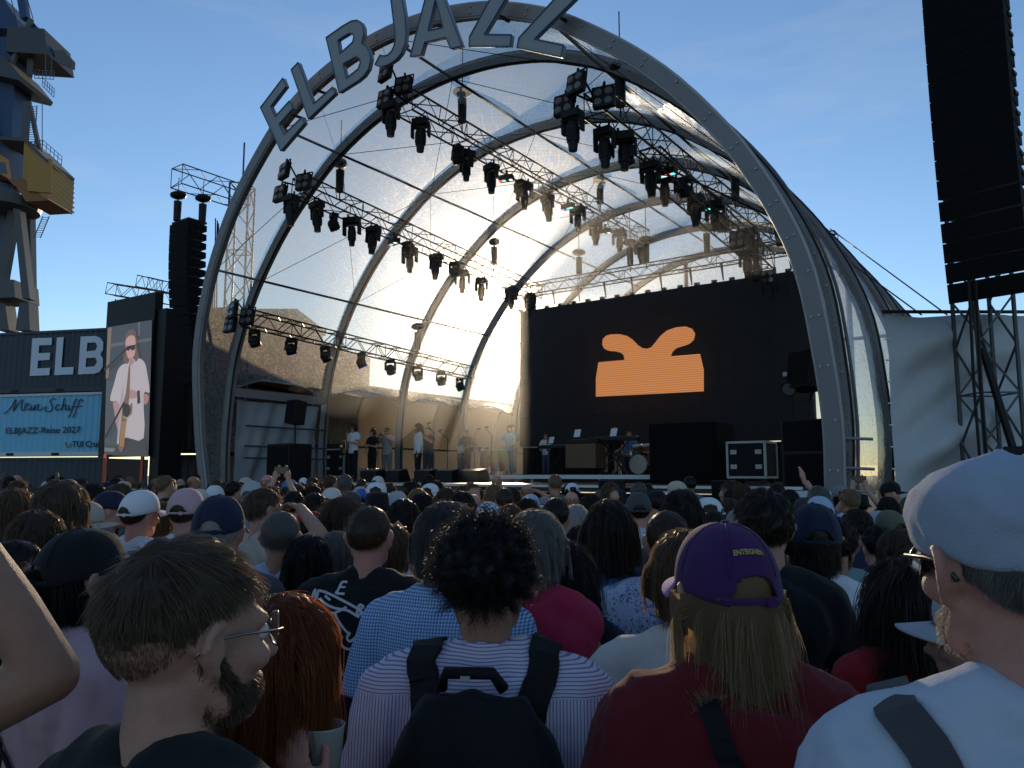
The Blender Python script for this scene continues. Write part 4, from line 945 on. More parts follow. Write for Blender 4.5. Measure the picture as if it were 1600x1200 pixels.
def body_mesh(pose, fem, vox, hyaw, hpitch, seated=False, bulk=1.0, detail=True):
    key = ('body', pose, fem, vox, round(hyaw, 2), round(hpitch, 2), seated, bulk)
    if key in CACHE: return CACHE[key]
    drop = .44 if seated else 0
    b = MB(); torso_prims(b, -.012, fem, drop=drop, bulk=bulk)
    b.ell((0, 0, .90-drop), (.15, .10, .10))
    b2 = head_prims(detail, fem); xf(b2, Matrix.Translation(V(0, 0, -drop)) @ head_matrix(hyaw, hpitch)); b.add(b2.v, b2.f)
    b.tube((0, -.016, 1.44-drop), (0, -.005, 1.53-drop), .062 if not fem else .054, .056 if not fem else .049, n=14)
    for i, sx in enumerate((-1, 1)):
        s0, e, h = arm_pts(sx, POSES[pose][i], fem, drop, bulk); k = (.88 if fem else 1.0)*(.5+.5*bulk)
        capchain(b, [s0, s0.lerp(e, .45), e, e.lerp(h, .35), h], [.054*k, .047*k, .039*k, .040*k, .027*k], n=12)
        d = (h-e).normalized(); pn = V(-sx*.9, .2, -.1) if POSES[pose][i] is None else V(-sx*.3, .6, -.5)
        if pose in ('phone', 'camera', 'one_up'): pn = V(-sx*.8, .5, 0); d = V(-sx*.15, .1, 1)
        if pose == 'brow': d, pn = V(-.9, -.05, .12), V(-.1, -.35, -1)
        if pose == 'headtouch' and i: d, pn = V(-.7, -.3, .45), V(-.3, 0, -1)
        if pose == 'keys': d, pn = V(0, 1, -.1), V(0, -.1, -1)
        if vox > .013: b.ell(h+d.normalized()*.075, (.032, .032, .032)); capchain(b, [h, h+d.normalized()*.10, h+d.normalized()*.16+pn.normalized()*.02], [.028, .026, .016]); capchain(b, [h+d.normalized()*.03, h+d.normalized()*.07-V(sx*.04, 0, 0)], [.018, .014])
        else: hand_prims(b, h, d, pn, .55 if POSES[pose][i] is None else .7, k, sx)
    for hp, kn, an in legs_pts(seated, drop):
        capchain(b, [hp, hp.lerp(kn, .5), kn, kn.lerp(an, .3), an], [.085, .07, .052, .053, .036], n=10); capchain(b, [an+V(0, -.02, -.045), an+V(0, .15, -.055)], [.035, .03])
    CACHE[key] = remesh(b, vox, 3 if vox < .009 else 2); return CACHE[key]
def shirt_mesh(kind, pose, fem, vox, seated=False, seed=0, bulk=1.0, amp=.0075):
    key = ('shirt', kind, pose, fem, vox, seated, seed, bulk)
    if key in CACHE: return CACHE[key]
    drop = .44 if seated else 0; b = MB(); inf = .016 if kind != 'jacket' else .026
    torso_prims(b, inf, fem, zlo=.84, zhi=1.47, drop=drop, bulk=bulk)
    if kind == 'tank':
        b = MB(); torso_prims(b, .022, fem, zlo=.84, zhi=1.47, drop=drop, bulk=.95*bulk)
    elif kind == 'camisole':
        b = MB(); R = [ring(0, cy, z-drop, rx*.9+.012, ry+.012) for z, rx, ry, cy in TORSO if z < 1.29]; b.loft(R)
    fr = dict(tee=.62, shirt=.72, jacket=2.0, long=2.0).get(kind, 0)
    if fr:
        for i, sx in enumerate((-1, 1)):
            s0, e, h = arm_pts(sx, POSES[pose][i], fem, drop, bulk); k = (.9 if fem else 1.0)*(.5+.5*bulk); ex = inf+.004
            if fr < 1: q = s0.lerp(e, fr); b.tube(s0, q, .056*k+ex, .056*k+ex+.006, n=14); b.ell(s0, (.057*k+ex,)*3)
            else: capchain(b, [s0, s0.lerp(e, .5), e, h.lerp(e, .08)], [.056*k+ex, .052*k+ex, .045*k+ex, .036*k+ex], n=12)
    if kind in ('shirt', 'jacket', 'long'):   # stand collar
        b.tube((0, -.02, 1.455-drop), (0, -.012, 1.515-drop), .079, .072, n=18)
    else: b.tube((0, -.018, 1.45-drop), (0, -.016, 1.482-drop), .082, .074, n=18)
    me = remesh(b, max(vox, .0075), 2, 'shirt'); folds(me, amp*(1.45 if vox < .008 else 1), 9, seed*3.1); CACHE[key] = me; return me
def trousers_mesh(seated, vox, shorts=False):
    key = ('trousers', seated, vox, shorts)
    if key in CACHE: return CACHE[key]
    drop = .44 if seated else 0; b = MB(); b.ell((0, -.005, .90-drop), (.178, .128, .125), n=16, m=10)
    for hp, kn, an in legs_pts(seated, drop):
        end = an if not shorts else kn.lerp(an, .05); capchain(b, [hp, hp.lerp(kn, .5), kn] + ([] if shorts else [kn.lerp(an, .4), an+V(0, 0, .0)]), [.10, .088, .070] + ([] if shorts else [.066, .056]), n=12)
    CACHE[key] = remesh(b, max(vox, .012), 2, 'trousers'); folds(CACHE[key], .006, 8); return CACHE[key]
def shoes_mesh():
    if 'shoes' in CACHE: return CACHE['shoes']
    b = MB()
    for sx in (-1, 1): capchain(b, [V(sx*.10, -.05, .045), V(sx*.10, .06, .045), V(sx*.10, .15, .035)], [.045, .045, .038])
    CACHE['shoes'] = remesh(b, .014, 1, 'shoes'); return CACHE['shoes']
# ---- hair
def zmin(y): return np.interp(y, [-1, -.55, 0, .3, .62, 1], [-.78, -.62, -.12, .22, .50, .56])
def scalp(n, rs, lo=0.0, hi=2.0):
    v = rs.normal(size=(n*(12 if hi < 1 else 4), 3)); v /= np.linalg.norm(v, axis=1)[:, None]; m = (v[:, 2] > zmin(v[:, 1])+lo) & (v[:, 2] < hi); v = v[m][:n]; return v
def strands_mesh(P, wid, rs, rndv):
    """P: (N,K,3) polylines -> ribbons with a per-strand value"""
    N, K, _ = P.shape; d = np.gradient(P, axis=1); d /= np.linalg.norm(d, axis=2)[..., None]+1e-9
    up = rs.normal(size=(N, 1, 3)); sd_ = np.cross(d, np.broadcast_to(up, d.shape)); sd_ /= np.linalg.norm(sd_, axis=2)[..., None]+1e-9
    tp = np.linspace(1, .35, K)[None, :, None]*wid*.5
    v = np.stack([P-sd_*tp, P+sd_*tp], axis=2).reshape(-1, 3)
    base = np.arange(N)[:, None]*K*2+np.arange(K-1)[None, :]*2; f = np.stack([base, base+1, base+3, base+2], axis=-1).reshape(-1, 4)
    me = bpy.data.meshes.new('strands'); me.vertices.add(len(v)); me.vertices.foreach_set('co', v.ravel())
    me.loops.add(f.size); me.loops.foreach_set('vertex_index', f.ravel().astype(np.int32)); me.polygons.add(len(f)); me.polygons.foreach_set('loop_start', np.arange(0, f.size, 4, dtype=np.int32))
    try: me.polygons.foreach_set('loop_total', np.full(len(f), 4, dtype=np.int32))
    except Exception: pass
    me.update(); me.validate(); me.polygons.foreach_set('use_smooth', [True]*len(f))
    at = me.attributes.new('rnd', 'FLOAT', 'POINT'); at.data.foreach_set('value', np.repeat(rndv, K*2).astype(np.float32)); return me
def push_out(p, inf, neck=True):
    q = (p-CR_C)/(CR_R+inf); L = np.linalg.norm(q, axis=-1, keepdims=True); q = np.where(L < 1, q/np.maximum(L, 1e-6), q); p = CR_C+q*(CR_R+inf)
    if neck:   # ears, then neck and shoulders in head frame
        er = (np.abs(p[:, 0]) > .055) & (p[:, 1] > -.04) & (p[:, 1] < .022) & (p[:, 2] > .07) & (p[:, 2] < .155); p[:, 0] = np.where(er, np.sign(p[:, 0])*np.maximum(np.abs(p[:, 0]), .109), p[:, 0])
        xy = p[:, :2]-np.array([0, -.02]); r = np.linalg.norm(xy, axis=1); m = (p[:, 2] < .06) & (r < .066); s_ = np.where(m, .066/np.maximum(r, 1e-4), 1)[:, None]; p[:, :2] = np.array([0, -.02])+xy*s_
        sh = -.045-np.abs(p[:, 0])*.33; m2 = (p[:, 2] < sh+.03) & (np.abs(p[:, 1]) < .11); p[:, 2] = np.where(m2, np.maximum(p[:, 2], sh+.03), p[:, 2])
        bk = (p[:, 2] < -.03) & (p[:, 1] < 0); p[:, 1] = np.where(bk, np.minimum(p[:, 1], -.105), p[:, 1])
    return p
def hair_mesh(style, n, wid, seed=0, capped=False):
    key = ('hair', style, n, seed, capped)
    if key in CACHE: return CACHE[key]
    rs = np.random.default_rng(100+seed)
    S_ = dict(fade=(.026, .010, 5), short=(.040, .013, 5), crop=(.022, .007, 3), mid=(.085, .022, 6), shaggy=(.15, .024, 7), bob=(.215, .022, 9), long=(.40, .018, 11), curly=(.075, .022, 12), ponytail=(.10, .008, 6), fringe=(.07, .02, 6), bald=(.015, .003, 3))[style]
    Ln, thick, K = S_
    v = scalp(n, rs, .02 if not capped else 0, -.16 if capped else 2.0)
    if style == 'bald': v = v[v[:, 2] < .35]
    N = len(v); nrm = v/CR_R; nrm /= np.linalg.norm(nrm, axis=1)[:, None]
    m = v[:, 2]-zmin(v[:, 1]); edge = smoothstep(0, .3, m); tk = thick*(.25 if capped else 1)
    root = CR_C+v*(CR_R+.002+(tk*(.25 if style != 'curly' else .75)*edge*rs.random(N))[:, None])
    # flow over the head: from a crown whorl forward on top, down on sides and back
    whorl = np.array([.15, -.45, .88]); fl = v-whorl; fl -= nrm*np.sum(fl*nrm, axis=1)[:, None]; fl /= np.linalg.norm(fl, axis=1)[:, None]+1e-6
    down = np.array([0, 0, -1.]); L = Ln*(.7+.5*rs.random(N))
    if style == 'fade': L *= np.where(v[:, 2] > .42, 1.8, .26+.9*smoothstep(-.25, .42, v[:, 2]))
    if style in ('short', 'crop', 'fringe'): L *= np.where(v[:, 2] > .35, 1.25, .55+.25*edge)
    if style == 'bob': L = np.where(v[:, 2] > -.2, L, L*.6)
    rv = rs.random(N); p = root.copy(); pts = [p.copy()]; ph = rs.random(N)*6.28; seg = L/(K-1); side = rs.normal(size=(N, 3)); ax1 = np.cross(nrm, fl); clump = np.stack([np.sin(v[:, 0]*23+v[:, 2]*9), np.sin(v[:, 1]*19+v[:, 0]*7), np.cos(v[:, 2]*21+v[:, 1]*11)], 1)
    for k in range(1, K):
        u = k/(K-1)
        if style == 'curly':
            a = ph+k*1.5; dr = nrm*(.85-.45*u)+ax1*np.cos(a)[:, None]*1.1+fl*(np.sin(a)[:, None]*1.1+.15)+clump*.35+down*.25*u; p = p+dr/np.linalg.norm(dr, axis=1)[:, None]*seg[:, None]; p = push_out(p, .004, False)
        elif style in ('long', 'bob', 'shaggy', 'mid'):
            g = min(1, u*2.2); wv_ = np.stack([np.sin(ph+u*9+v[:, 1]*6), np.cos(ph*.7+u*8), np.zeros(N)], 1)*.16; dr = wv_+ nrm*(.30*(1-g))+fl*(1-g)*1.0+down*(g*1.5)+clump*.14+side*.07+nrm*.05
            p = p+dr/np.linalg.norm(dr, axis=1)[:, None]*seg[:, None]; p = push_out(p, tk*(.45+.75*rv)[:, None]*(.6+.4*u), True)
        else:
            dr = fl*1.0+nrm*((.38-.42*u)*edge+.03)[:, None]+side*.09+clump*.13+down*.22
            p = p+dr/np.linalg.norm(dr, axis=1)[:, None]*seg[:, None]; p = push_out(p, .003, False)
        pts.append(p.copy())
    P = np.stack(pts, axis=1)
    if style in ('bob', 'long', 'shaggy', 'mid'):     # keep the face clear
        f = (P[:, :, 1] > .045) & (P[:, :, 2] < .155); P[:, :, 0] = np.where(f & (np.abs(P[:, :, 0]) < .070), np.sign(P[:, :, 0]+1e-5)*(.074+.012*rs.random((N, 1))), P[:, :, 0]); P[:, :, 1] = np.where(f, np.minimum(P[:, :, 1], .06), P[:, :, 1])
    if style == 'ponytail':
        M_ = max(60, n//5); base = np.array([0, -.112, .14]); t = np.linspace(0, 1, 10)
        off = rs.normal(size=(M_, 3))*.013; tail = base[None, None]+np.stack([np.zeros(10), -.06*np.sin(t*2.2), -.24*t**1.2], 1)[None]+off[:, None]*(.5+1.3*np.sin(t*3)[None, :, None]); 
        tail = tail[:, np.linspace(0, 9, K).astype(int)]; P = np.concatenate([P, tail]); N += M_
    me = strands_mesh(P, wid, rs, rs.random(N))
    # the mass below the strands: a shell that thins out at the hairline
    th = np.linspace(0, 2*np.pi, 49)[:-1]; el = np.linspace(-1.0, 1.0, 30); vs = []; fs = []; ok = []
    for e in el:
        for a in th:
            d = np.array([math.cos(e*1.57)*math.cos(a), math.cos(e*1.57)*math.sin(a), math.sin(e*1.57)]); mm = d[2]-float(zmin(d[1]))
            t_ = tk*(.42 if style != 'curly' else .95)*float(smoothstep(0, .35, mm)) + ((.013*mnoise.noise(Vector(d*4+seed))+.007*mnoise.noise(Vector(d*11+seed))) if style != 'crop' else .004*mnoise.noise(Vector(d*9+seed)))*float(smoothstep(.05, .3, mm))
            if style == 'fade':
                t_ *= float(smoothstep(-.1, .6, d[2])); mm = min(mm, d[2]+.30+.10*mnoise.noise(Vector(d*6)))
            if style == 'curly': t_ += .016*mnoise.noise(Vector(d*9+seed))*float(smoothstep(.05, .3, mm))
            t_ = 0 if capped and d[2] > -.2 else t_
            vs.append(CR_C+d*(CR_R+(.003 if not (capped and d[2] > -.2) else (.0035 if d[1] < -.35 and d[2] < .55 else -.002))+max(0, t_))); ok.append(mm > (.0 if style != 'bald' else 9))
    na = len(th)
    for i in range(len(el)-1):
        for j in range(na):
            q = (i*na+j, i*na+(j+1) % na, (i+1)*na+(j+1) % na, (i+1)*na+j)
            if all(ok[x] for x in q): fs.append(q)
    b = MB().add(vs, fs)
    if style in ('bob', 'long', 'shaggy', 'mid'):
        Lc = dict(bob=.17, long=.33, shaggy=.10, mid=.05)[style]; cols = 26; rows = 9; cv = []
        for r_ in range(rows):
            u = r_/(rows-1)
            for c_ in range(cols):
                a = math.radians(-118+236*c_/(cols-1)); z = .13-u*(Lc+.05)
                rx, ry = .083+thick*.35-.010*u, .104+thick*.35-.012*u+(.02*u if style == 'long' else 0)
                pz = np.array([[rx*math.sin(a)*(1+.05*mnoise.noise(V(a*3, u*2, seed))), -.012-ry*math.cos(a), z]]); cv.append(push_out(pz, .006)[0])
        b.add(cv, [(r_*cols+c_, r_*cols+c_+1, (r_+1)*cols+c_+1, (r_+1)*cols+c_) for r_ in range(rows-1) for c_ in range(cols-1)])
    if style == 'ponytail': capchain(b, [V(0, -.108, .14), V(0, -.15, .10), V(0, -.165, .02), V(0, -.15, -.09)], [.018, .026, .024, .008])
    sh = b.mesh('shell', True); at = sh.attributes.new('rnd', 'FLOAT', 'POINT'); at.data.foreach_set('value', np.full(len(sh.vertices), .12, dtype=np.float32))
    bm = bmesh.new(); bm.from_mesh(me); bm.from_mesh(sh); out = bpy.data.meshes.new('hair'); 
    bm.to_mesh(out); bm.free(); CACHE[key] = out; return out
def hair_mat(name, col, glow=.4):
    k = 'hair_'+name
    if k in MATS: return MATS[k]
    m = mat(k, col, .42, spec=.35); N = m.node_tree.nodes; Lk = m.node_tree.links; b = N['Principled BSDF']
    a = N.new('ShaderNodeAttribute'); a.attribute_name = 'rnd'; r = N.new('ShaderNodeMapRange'); r.inputs['To Min'].default_value = .55; r.inputs['To Max'].default_value = 1.5; Lk.new(a.outputs['Fac'], r.inputs['Value'])
    mx = N.new('ShaderNodeMix'); mx.data_type = 'RGBA'; mx.blend_type = 'MULTIPLY'; mx.inputs['Factor'].default_value = 1; mx.inputs['A'].default_value = (*col, 1); Lk.new(r.outputs[0], mx.inputs['B']); Lk.new(mx.outputs['Result'], b.inputs['Base Color'])
    t = N.new('ShaderNodeBsdfTranslucent'); t.inputs[0].default_value = (*[min(1, c*3.0+.03) for c in col], 1); s_ = N.new('ShaderNodeMixShader'); s_.inputs[0].default_value = glow
    Lk.new(b.outputs[0], s_.inputs[1]); Lk.new(t.outputs[0], s_.inputs[2]); Lk.new(s_.outputs[0], N['Material Output'].inputs[0]); return m
HAIRC = dict(black=(.008, .007, .007), dark=(.024, .015, .010), brown=(.075, .045, .027), light=(.11, .068, .035), blond=(.22, .155, .085), red=(.16, .045, .012), grey=(.16, .15, .14), white=(.38, .37, .35), darkgrey=(.055, .05, .046), ash=(.10, .068, .043))
# ---- hats, in head frame (forward = +Y)
def cap_meshes(hero=False, opening=True, tall=1.0):
    key = ('cap', hero, opening, tall)
    if key in CACHE: return CACHE[key]
    na, ne = (64, 20) if hero else (36, 10); c = np.array([0, -.010, .135]); R = np.array([.093, .113, .119*tall]); vs = []; keep = []
    for i in range(ne+1):
        e = (i/ne)*math.pi/2
        for j in range(na):
            a = 2*math.pi*j/na; x, y = math.sin(a), math.cos(a); ce = math.cos(e)**.82
            front = max(0, y)**2*.010*math.sin(e*2); w_ = .0012*math.cos(6*a)*math.sin(2*e)
            p = c+np.array([R[0]*ce*x*(1+w_*8), R[1]*ce*y+front, R[2]*math.sin(e)+.010*y*(1-i/ne)-.012*(1-i/ne)*(y < 0)*abs(y)]); vs.append(p)
            dd = math.hypot(p[0]/.047, (p[2]-.112)/.058); keep.append(not (opening and y < -.3 and dd < 1))
    fs = [(i*na+j, i*na+(j+1) % na, (i+1)*na+(j+1) % na, (i+1)*na+j) for i in range(ne) for j in range(na)]
    if opening:
        fs = [f for f in fs if sum(keep[q] for q in f) >= 2]
        for q in {q for f in fs for q in f if not keep[q]}:
            p = vs[q]; dd = max(.2, math.hypot(p[0]/.047, (p[2]-.112)/.058)); vs[q] = np.array([p[0]/dd, p[1], .112+(p[2]-.112)/dd])
    def solid(vs, fs, th):
        me = bpy.data.meshes.new('cap'); me.from_pydata([tuple(v) for v in vs], [], fs); me.validate(); bm = bmesh.new(); bm.from_mesh(me); bmesh.ops.remove_doubles(bm, verts=bm.verts, dist=1e-5)
        bmesh.ops.delete(bm, geom=[v for v in bm.verts if not v.link_faces], context='VERTS'); bmesh.ops.recalc_face_normals(bm, faces=bm.faces); bmesh.ops.solidify(bm, geom=bm.faces[:], thickness=th); bmesh.ops.recalc_face_normals(bm, faces=bm.faces); bm.to_mesh(me); bm.free(); me.polygons.foreach_set('use_smooth', [True]*len(me.polygons)); return me
    crown = solid(vs, fs, .003)
    nb, nr = 21, 6; bv = []
    for r_ in range(nr+1):
        for k in range(nb):
            a = math.radians(-68+136*k/(nb-1)); rim = c+np.array([R[0]*math.sin(a), R[1]*math.cos(a)+.002, .010*math.cos(a)]); u = r_/nr
            ext = .078*math.cos(a*1.25)**.6 if abs(a*1.25) < 1.57 else 0
            bv.append(rim+np.array([math.sin(a)*.010*u, ext*u, -.012*u-.020*(math.sin(a)**2)*u]))
    brim = solid(bv, [(r_*nb+k, r_*nb+k+1, (r_+1)*nb+k+1, (r_+1)*nb+k) for r_ in range(nr) for k in range(nb-1)], .004)
    s_ = MB()
    for k in range(6):
        a = math.pi/6+k*math.pi/3; s_.pipe([c+np.array([R[0]*math.cos(e)**.82*math.sin(a), R[1]*math.cos(e)**.82*math.cos(a)+max(0, math.cos(a))**2*.01*math.sin(e*2), R[2]*math.sin(e)])*1.0 for e in np.linspace(.25, 1.5, 8)], .0016, 5)
    s_.ell((0, -.010, .135+R[2]), (.008, .008, .005)); seam = s_.mesh('seam', True)
    st = MB().pipe([c+np.array([R[0]*1.0*math.sin(a), R[1]*math.cos(a), -.010]) for a in np.linspace(math.pi-.62, math.pi+.62, 12)], .006, 6); st.box(tuple(c+np.array([.022, -R[1]-.004, -.010])), (.016, .006, .018)); strap = st.mesh('strap')
    CACHE[key] = (crown, brim, seam, strap); return CACHE[key]
def bucket_mesh():
    if 'bucket' in CACHE: return CACHE['bucket']
    R = [(.125, .143, .105), (.096, .114, .142), (.090, .108, .20), (.082, .098, .236), (.04, .05, .246)]; b = MB(); b.loft([ring(0, -.01, z, rx, ry, 28) for rx, ry, z in R]); CACHE['bucket'] = b.mesh('bucket', True); return CACHE['bucket']
def flat_cap_mesh():
    b = MB(); n = 40; R = []
    for z, rx, ryf, ryb, cy in ((.128, .086, .108, .105, -.004), (.150, .094, .124, .112, -.002), (.180, .099, .132, .114, .0), (.210, .095, .120, .108, -.004), (.235, .080, .085, .094, -.012), (.249, .050, .042, .060, -.02), (.254, .012, .01, .014, -.024)):
        R.append([Vector((rx*math.sin(a), cy+(ryf if math.cos(a) > 0 else ryb)*math.cos(a), z-(.022*max(0, math.cos(a))*(z-.128)/.12 if z > .13 else 0)-.010*max(0, -math.cos(a)))) for a in np.linspace(0, 2*math.pi, n, endpoint=False)])
    b.loft(R, True); me = remesh(b, .006, 4, 'flat_cap'); folds(me, .0035, 22); 
    br = MB(); nb = 17; vs = []
    for r_ in range(5):
        for k in range(nb):
            a = math.radians(-60+120*k/(nb-1)); u = r_/4; vs.append((.088*math.sin(a)*(1-.05*u), .098*math.cos(a)+u*.058*math.cos(a*1.3), .142-.018*u-.016*math.sin(a)**2))
    lo = [(x, y, z-.010) for x, y, z in vs]; fs = [(r_*nb+k, r_*nb+k+1, (r_+1)*nb+k+1, (r_+1)*nb+k) for r_ in range(4) for k in range(nb-1)]; m_ = len(vs)
    br.add(vs+lo, fs+[tuple(m_+q for q in reversed(f)) for f in fs]+[(4*nb+k, 4*nb+k+1, m_+4*nb+k+1, m_+4*nb+k) for k in range(nb-1)]); return me, br.mesh('brim', True)
# ---- cloth materials
def cloth(name, col, bump=.25, scale=420, var=.06):
    return mat('cloth_'+name, col, .85, spec=.2, var=var, vscale=14, bump=bump, bscale=scale, sheen=.08)
def pattern_mat(name, kind, a, b_):
    if name in MATS: return MATS[name]
    m = mat(name, a, .85, spec=.2); N = m.node_tree.nodes; Lk = m.node_tree.links; B = N['Principled BSDF']; tc = N.new('ShaderNodeTexCoord'); sep = N.new('ShaderNodeSeparateXYZ'); Lk.new(tc.outputs['Object'], sep.inputs[0])
    def wave(src, freq, lo, hi):
        k = N.new('ShaderNodeMath'); k.operation = 'MULTIPLY'; k.inputs[1].default_value = freq; Lk.new(src, k.inputs[0]); s_ = N.new('ShaderNodeMath'); s_.operation = 'SINE'; Lk.new(k.outputs[0], s_.inputs[0])
        r = N.new('ShaderNodeMapRange'); r.inputs['From Min'].default_value = lo; r.inputs['From Max'].default_value = hi; Lk.new(s_.outputs[0], r.inputs['Value']); return r.outputs[0]
    def mixc(f, c0, c1):
        x = N.new('ShaderNodeMix'); x.data_type = 'RGBA'; Lk.new(f, x.inputs['Factor'])
        for nm, cc in (('A', c0), ('B', c1)):
            if isinstance(cc, tuple): x.inputs[nm].default_value = (*cc, 1)
            else: Lk.new(cc, x.inputs[nm])
        return x.outputs['Result']
    def mth(op, p, q):
        n = N.new('ShaderNodeMath'); n.operation = op; Lk.new(p, n.inputs[0])
        if isinstance(q, (int, float)): n.inputs[1].default_value = q
        else: Lk.new(q, n.inputs[1])
        return n.outputs[0]
    if kind == 'stripes':      # thin lines, vertical on the body, across the yoke and collar
        body = wave(sep.outputs['X'], 2*math.pi/.0068, .25, .7); yoke = wave(sep.outputs['Z'], 2*math.pi/.0068, .25, .7); g = N.new('ShaderNodeMath'); g.operation = 'GREATER_THAN'; Lk.new(sep.outputs['Z'], g.inputs[0]); g.inputs[1].default_value = 1.42
        x = N.new('ShaderNodeMix'); Lk.new(g.outputs[0], x.inputs['Factor']); Lk.new(body, x.inputs['A']); Lk.new(yoke, x.inputs['B']); out = mixc(x.outputs['Result'], a, b_)
    elif kind == 'gingham':
        out = mixc(mth('MULTIPLY', mth('ADD', wave(sep.outputs['X'], 2*math.pi/.009, -.2, .2), wave(sep.outputs['Z'], 2*math.pi/.009, -.2, .2)), .5), a, b_)
    elif kind == 'check': out = mixc(mth('MULTIPLY', mth('ADD', wave(sep.outputs['X'], 2*math.pi/.05, .2, .5), wave(sep.outputs['Z'], 2*math.pi/.05, .2, .5)), .5), a, b_)
    elif kind == 'keffiyeh':
        v = N.new('ShaderNodeTexVoronoi'); v.feature = 'DISTANCE_TO_EDGE'; v.inputs['Scale'].default_value = 34; Lk.new(tc.outputs['Object'], v.inputs['Vector']); r = N.new('ShaderNodeMapRange'); r.inputs['From Min'].default_value = .06; r.inputs['From Max'].default_value = .10; Lk.new(v.outputs['Distance'], r.inputs['Value']); out = mixc(r.outputs[0], b_, a)
    else:
        n1 = N.new('ShaderNodeTexVoronoi'); n1.inputs['Scale'].default_value = 30 if kind == 'floral' else 16; n1.inputs['Randomness'].default_value = 1; n0 = N.new('ShaderNodeTexNoise'); n0.inputs['Scale'].default_value = 55; ad = N.new('ShaderNodeMix'); ad.data_type = 'RGBA'; ad.inputs['Factor'].default_value = .12
        Lk.new(tc.outputs['Object'], ad.inputs['A']); Lk.new(n0.outputs['Color'], ad.inputs['B']); Lk.new(ad.outputs['Result'], n1.inputs['Vector']); r = N.new('ShaderNodeMapRange'); r.inputs['From Min'].default_value = .34; r.inputs['From Max'].default_value = .44; Lk.new(n1.outputs['Distance'], r.inputs['Value'])
        n2 = N.new('ShaderNodeTexNoise'); n2.inputs['Scale'].default_value = 90; Lk.new(tc.outputs['Object'], n2.inputs['Vector']); r2 = N.new('ShaderNodeMapRange'); r2.inputs['From Min'].default_value = .55; r2.inputs['From Max'].default_value = .6; Lk.new(n2.outputs[0], r2.inputs['Value'])
        mid = tuple((p+q)/2 for p, q in zip(a, b_)); out = mixc(r.outputs[0], mixc(r2.outputs[0], b_, mid), a)
    Lk.new(out, B.inputs['Base Color']); return m
SKIN = {k: mat('skin_'+k, c, .48, spec=.4, var=.22, vscale=38, bump=.3, bscale=520, sss=.10, sheen=.08) for k, c in dict(fair=(.40, .205, .145), tan=(.33, .16, .10), pink=(.46, .21, .155), brown=(.17, .08, .05)).items()}
SKIN_FAR = {k: mat('farskin_'+k, c, .55, spec=.3) for k, c in dict(fair=(.46, .25, .18), tan=(.36, .18, .115), pink=(.50, .25, .19), brown=(.17, .08, .05)).items()}
CL = dict(black=(.010, .010, .012), navy=(.014, .020, .045), white=(.66, .67, .70), grey=(.22, .22, .23), darkgrey=(.06, .06, .065), blue=(.07, .16, .32), lightblue=(.36, .45, .60), linen=(.31, .355, .44), paleblue=(.44, .48, .56), pink=(.52, .33, .35), red=(.30, .015, .02), maroon=(.13, .010, .014), fuchsia=(.40, .025, .07), beige=(.46, .39, .31), green=(.10, .15, .13), teal=(.16, .24, .25), olive=(.11, .12, .08), purple=(.05, .016, .085), denim=(.05, .075, .13), khaki=(.2, .17, .12), cream=(.58, .55, .50), royal=(.03, .12, .45), lilac=(.35, .22, .42), smoke=(.36, .37, .40))
def linked(name, me, m, parent, M=None):
    """object with its own material on shared mesh data"""
    if not me.materials: me.materials.append(None)
    o = bpy.data.objects.new(name, me); C.objects.link(o); o.parent = parent
    o.material_slots[0].link = 'OBJECT'; o.material_slots[0].material = m
    if M is not None: o.matrix_local = M
    return o
STAGE_C = S(SC, 3, 0)
PEOPLE = []
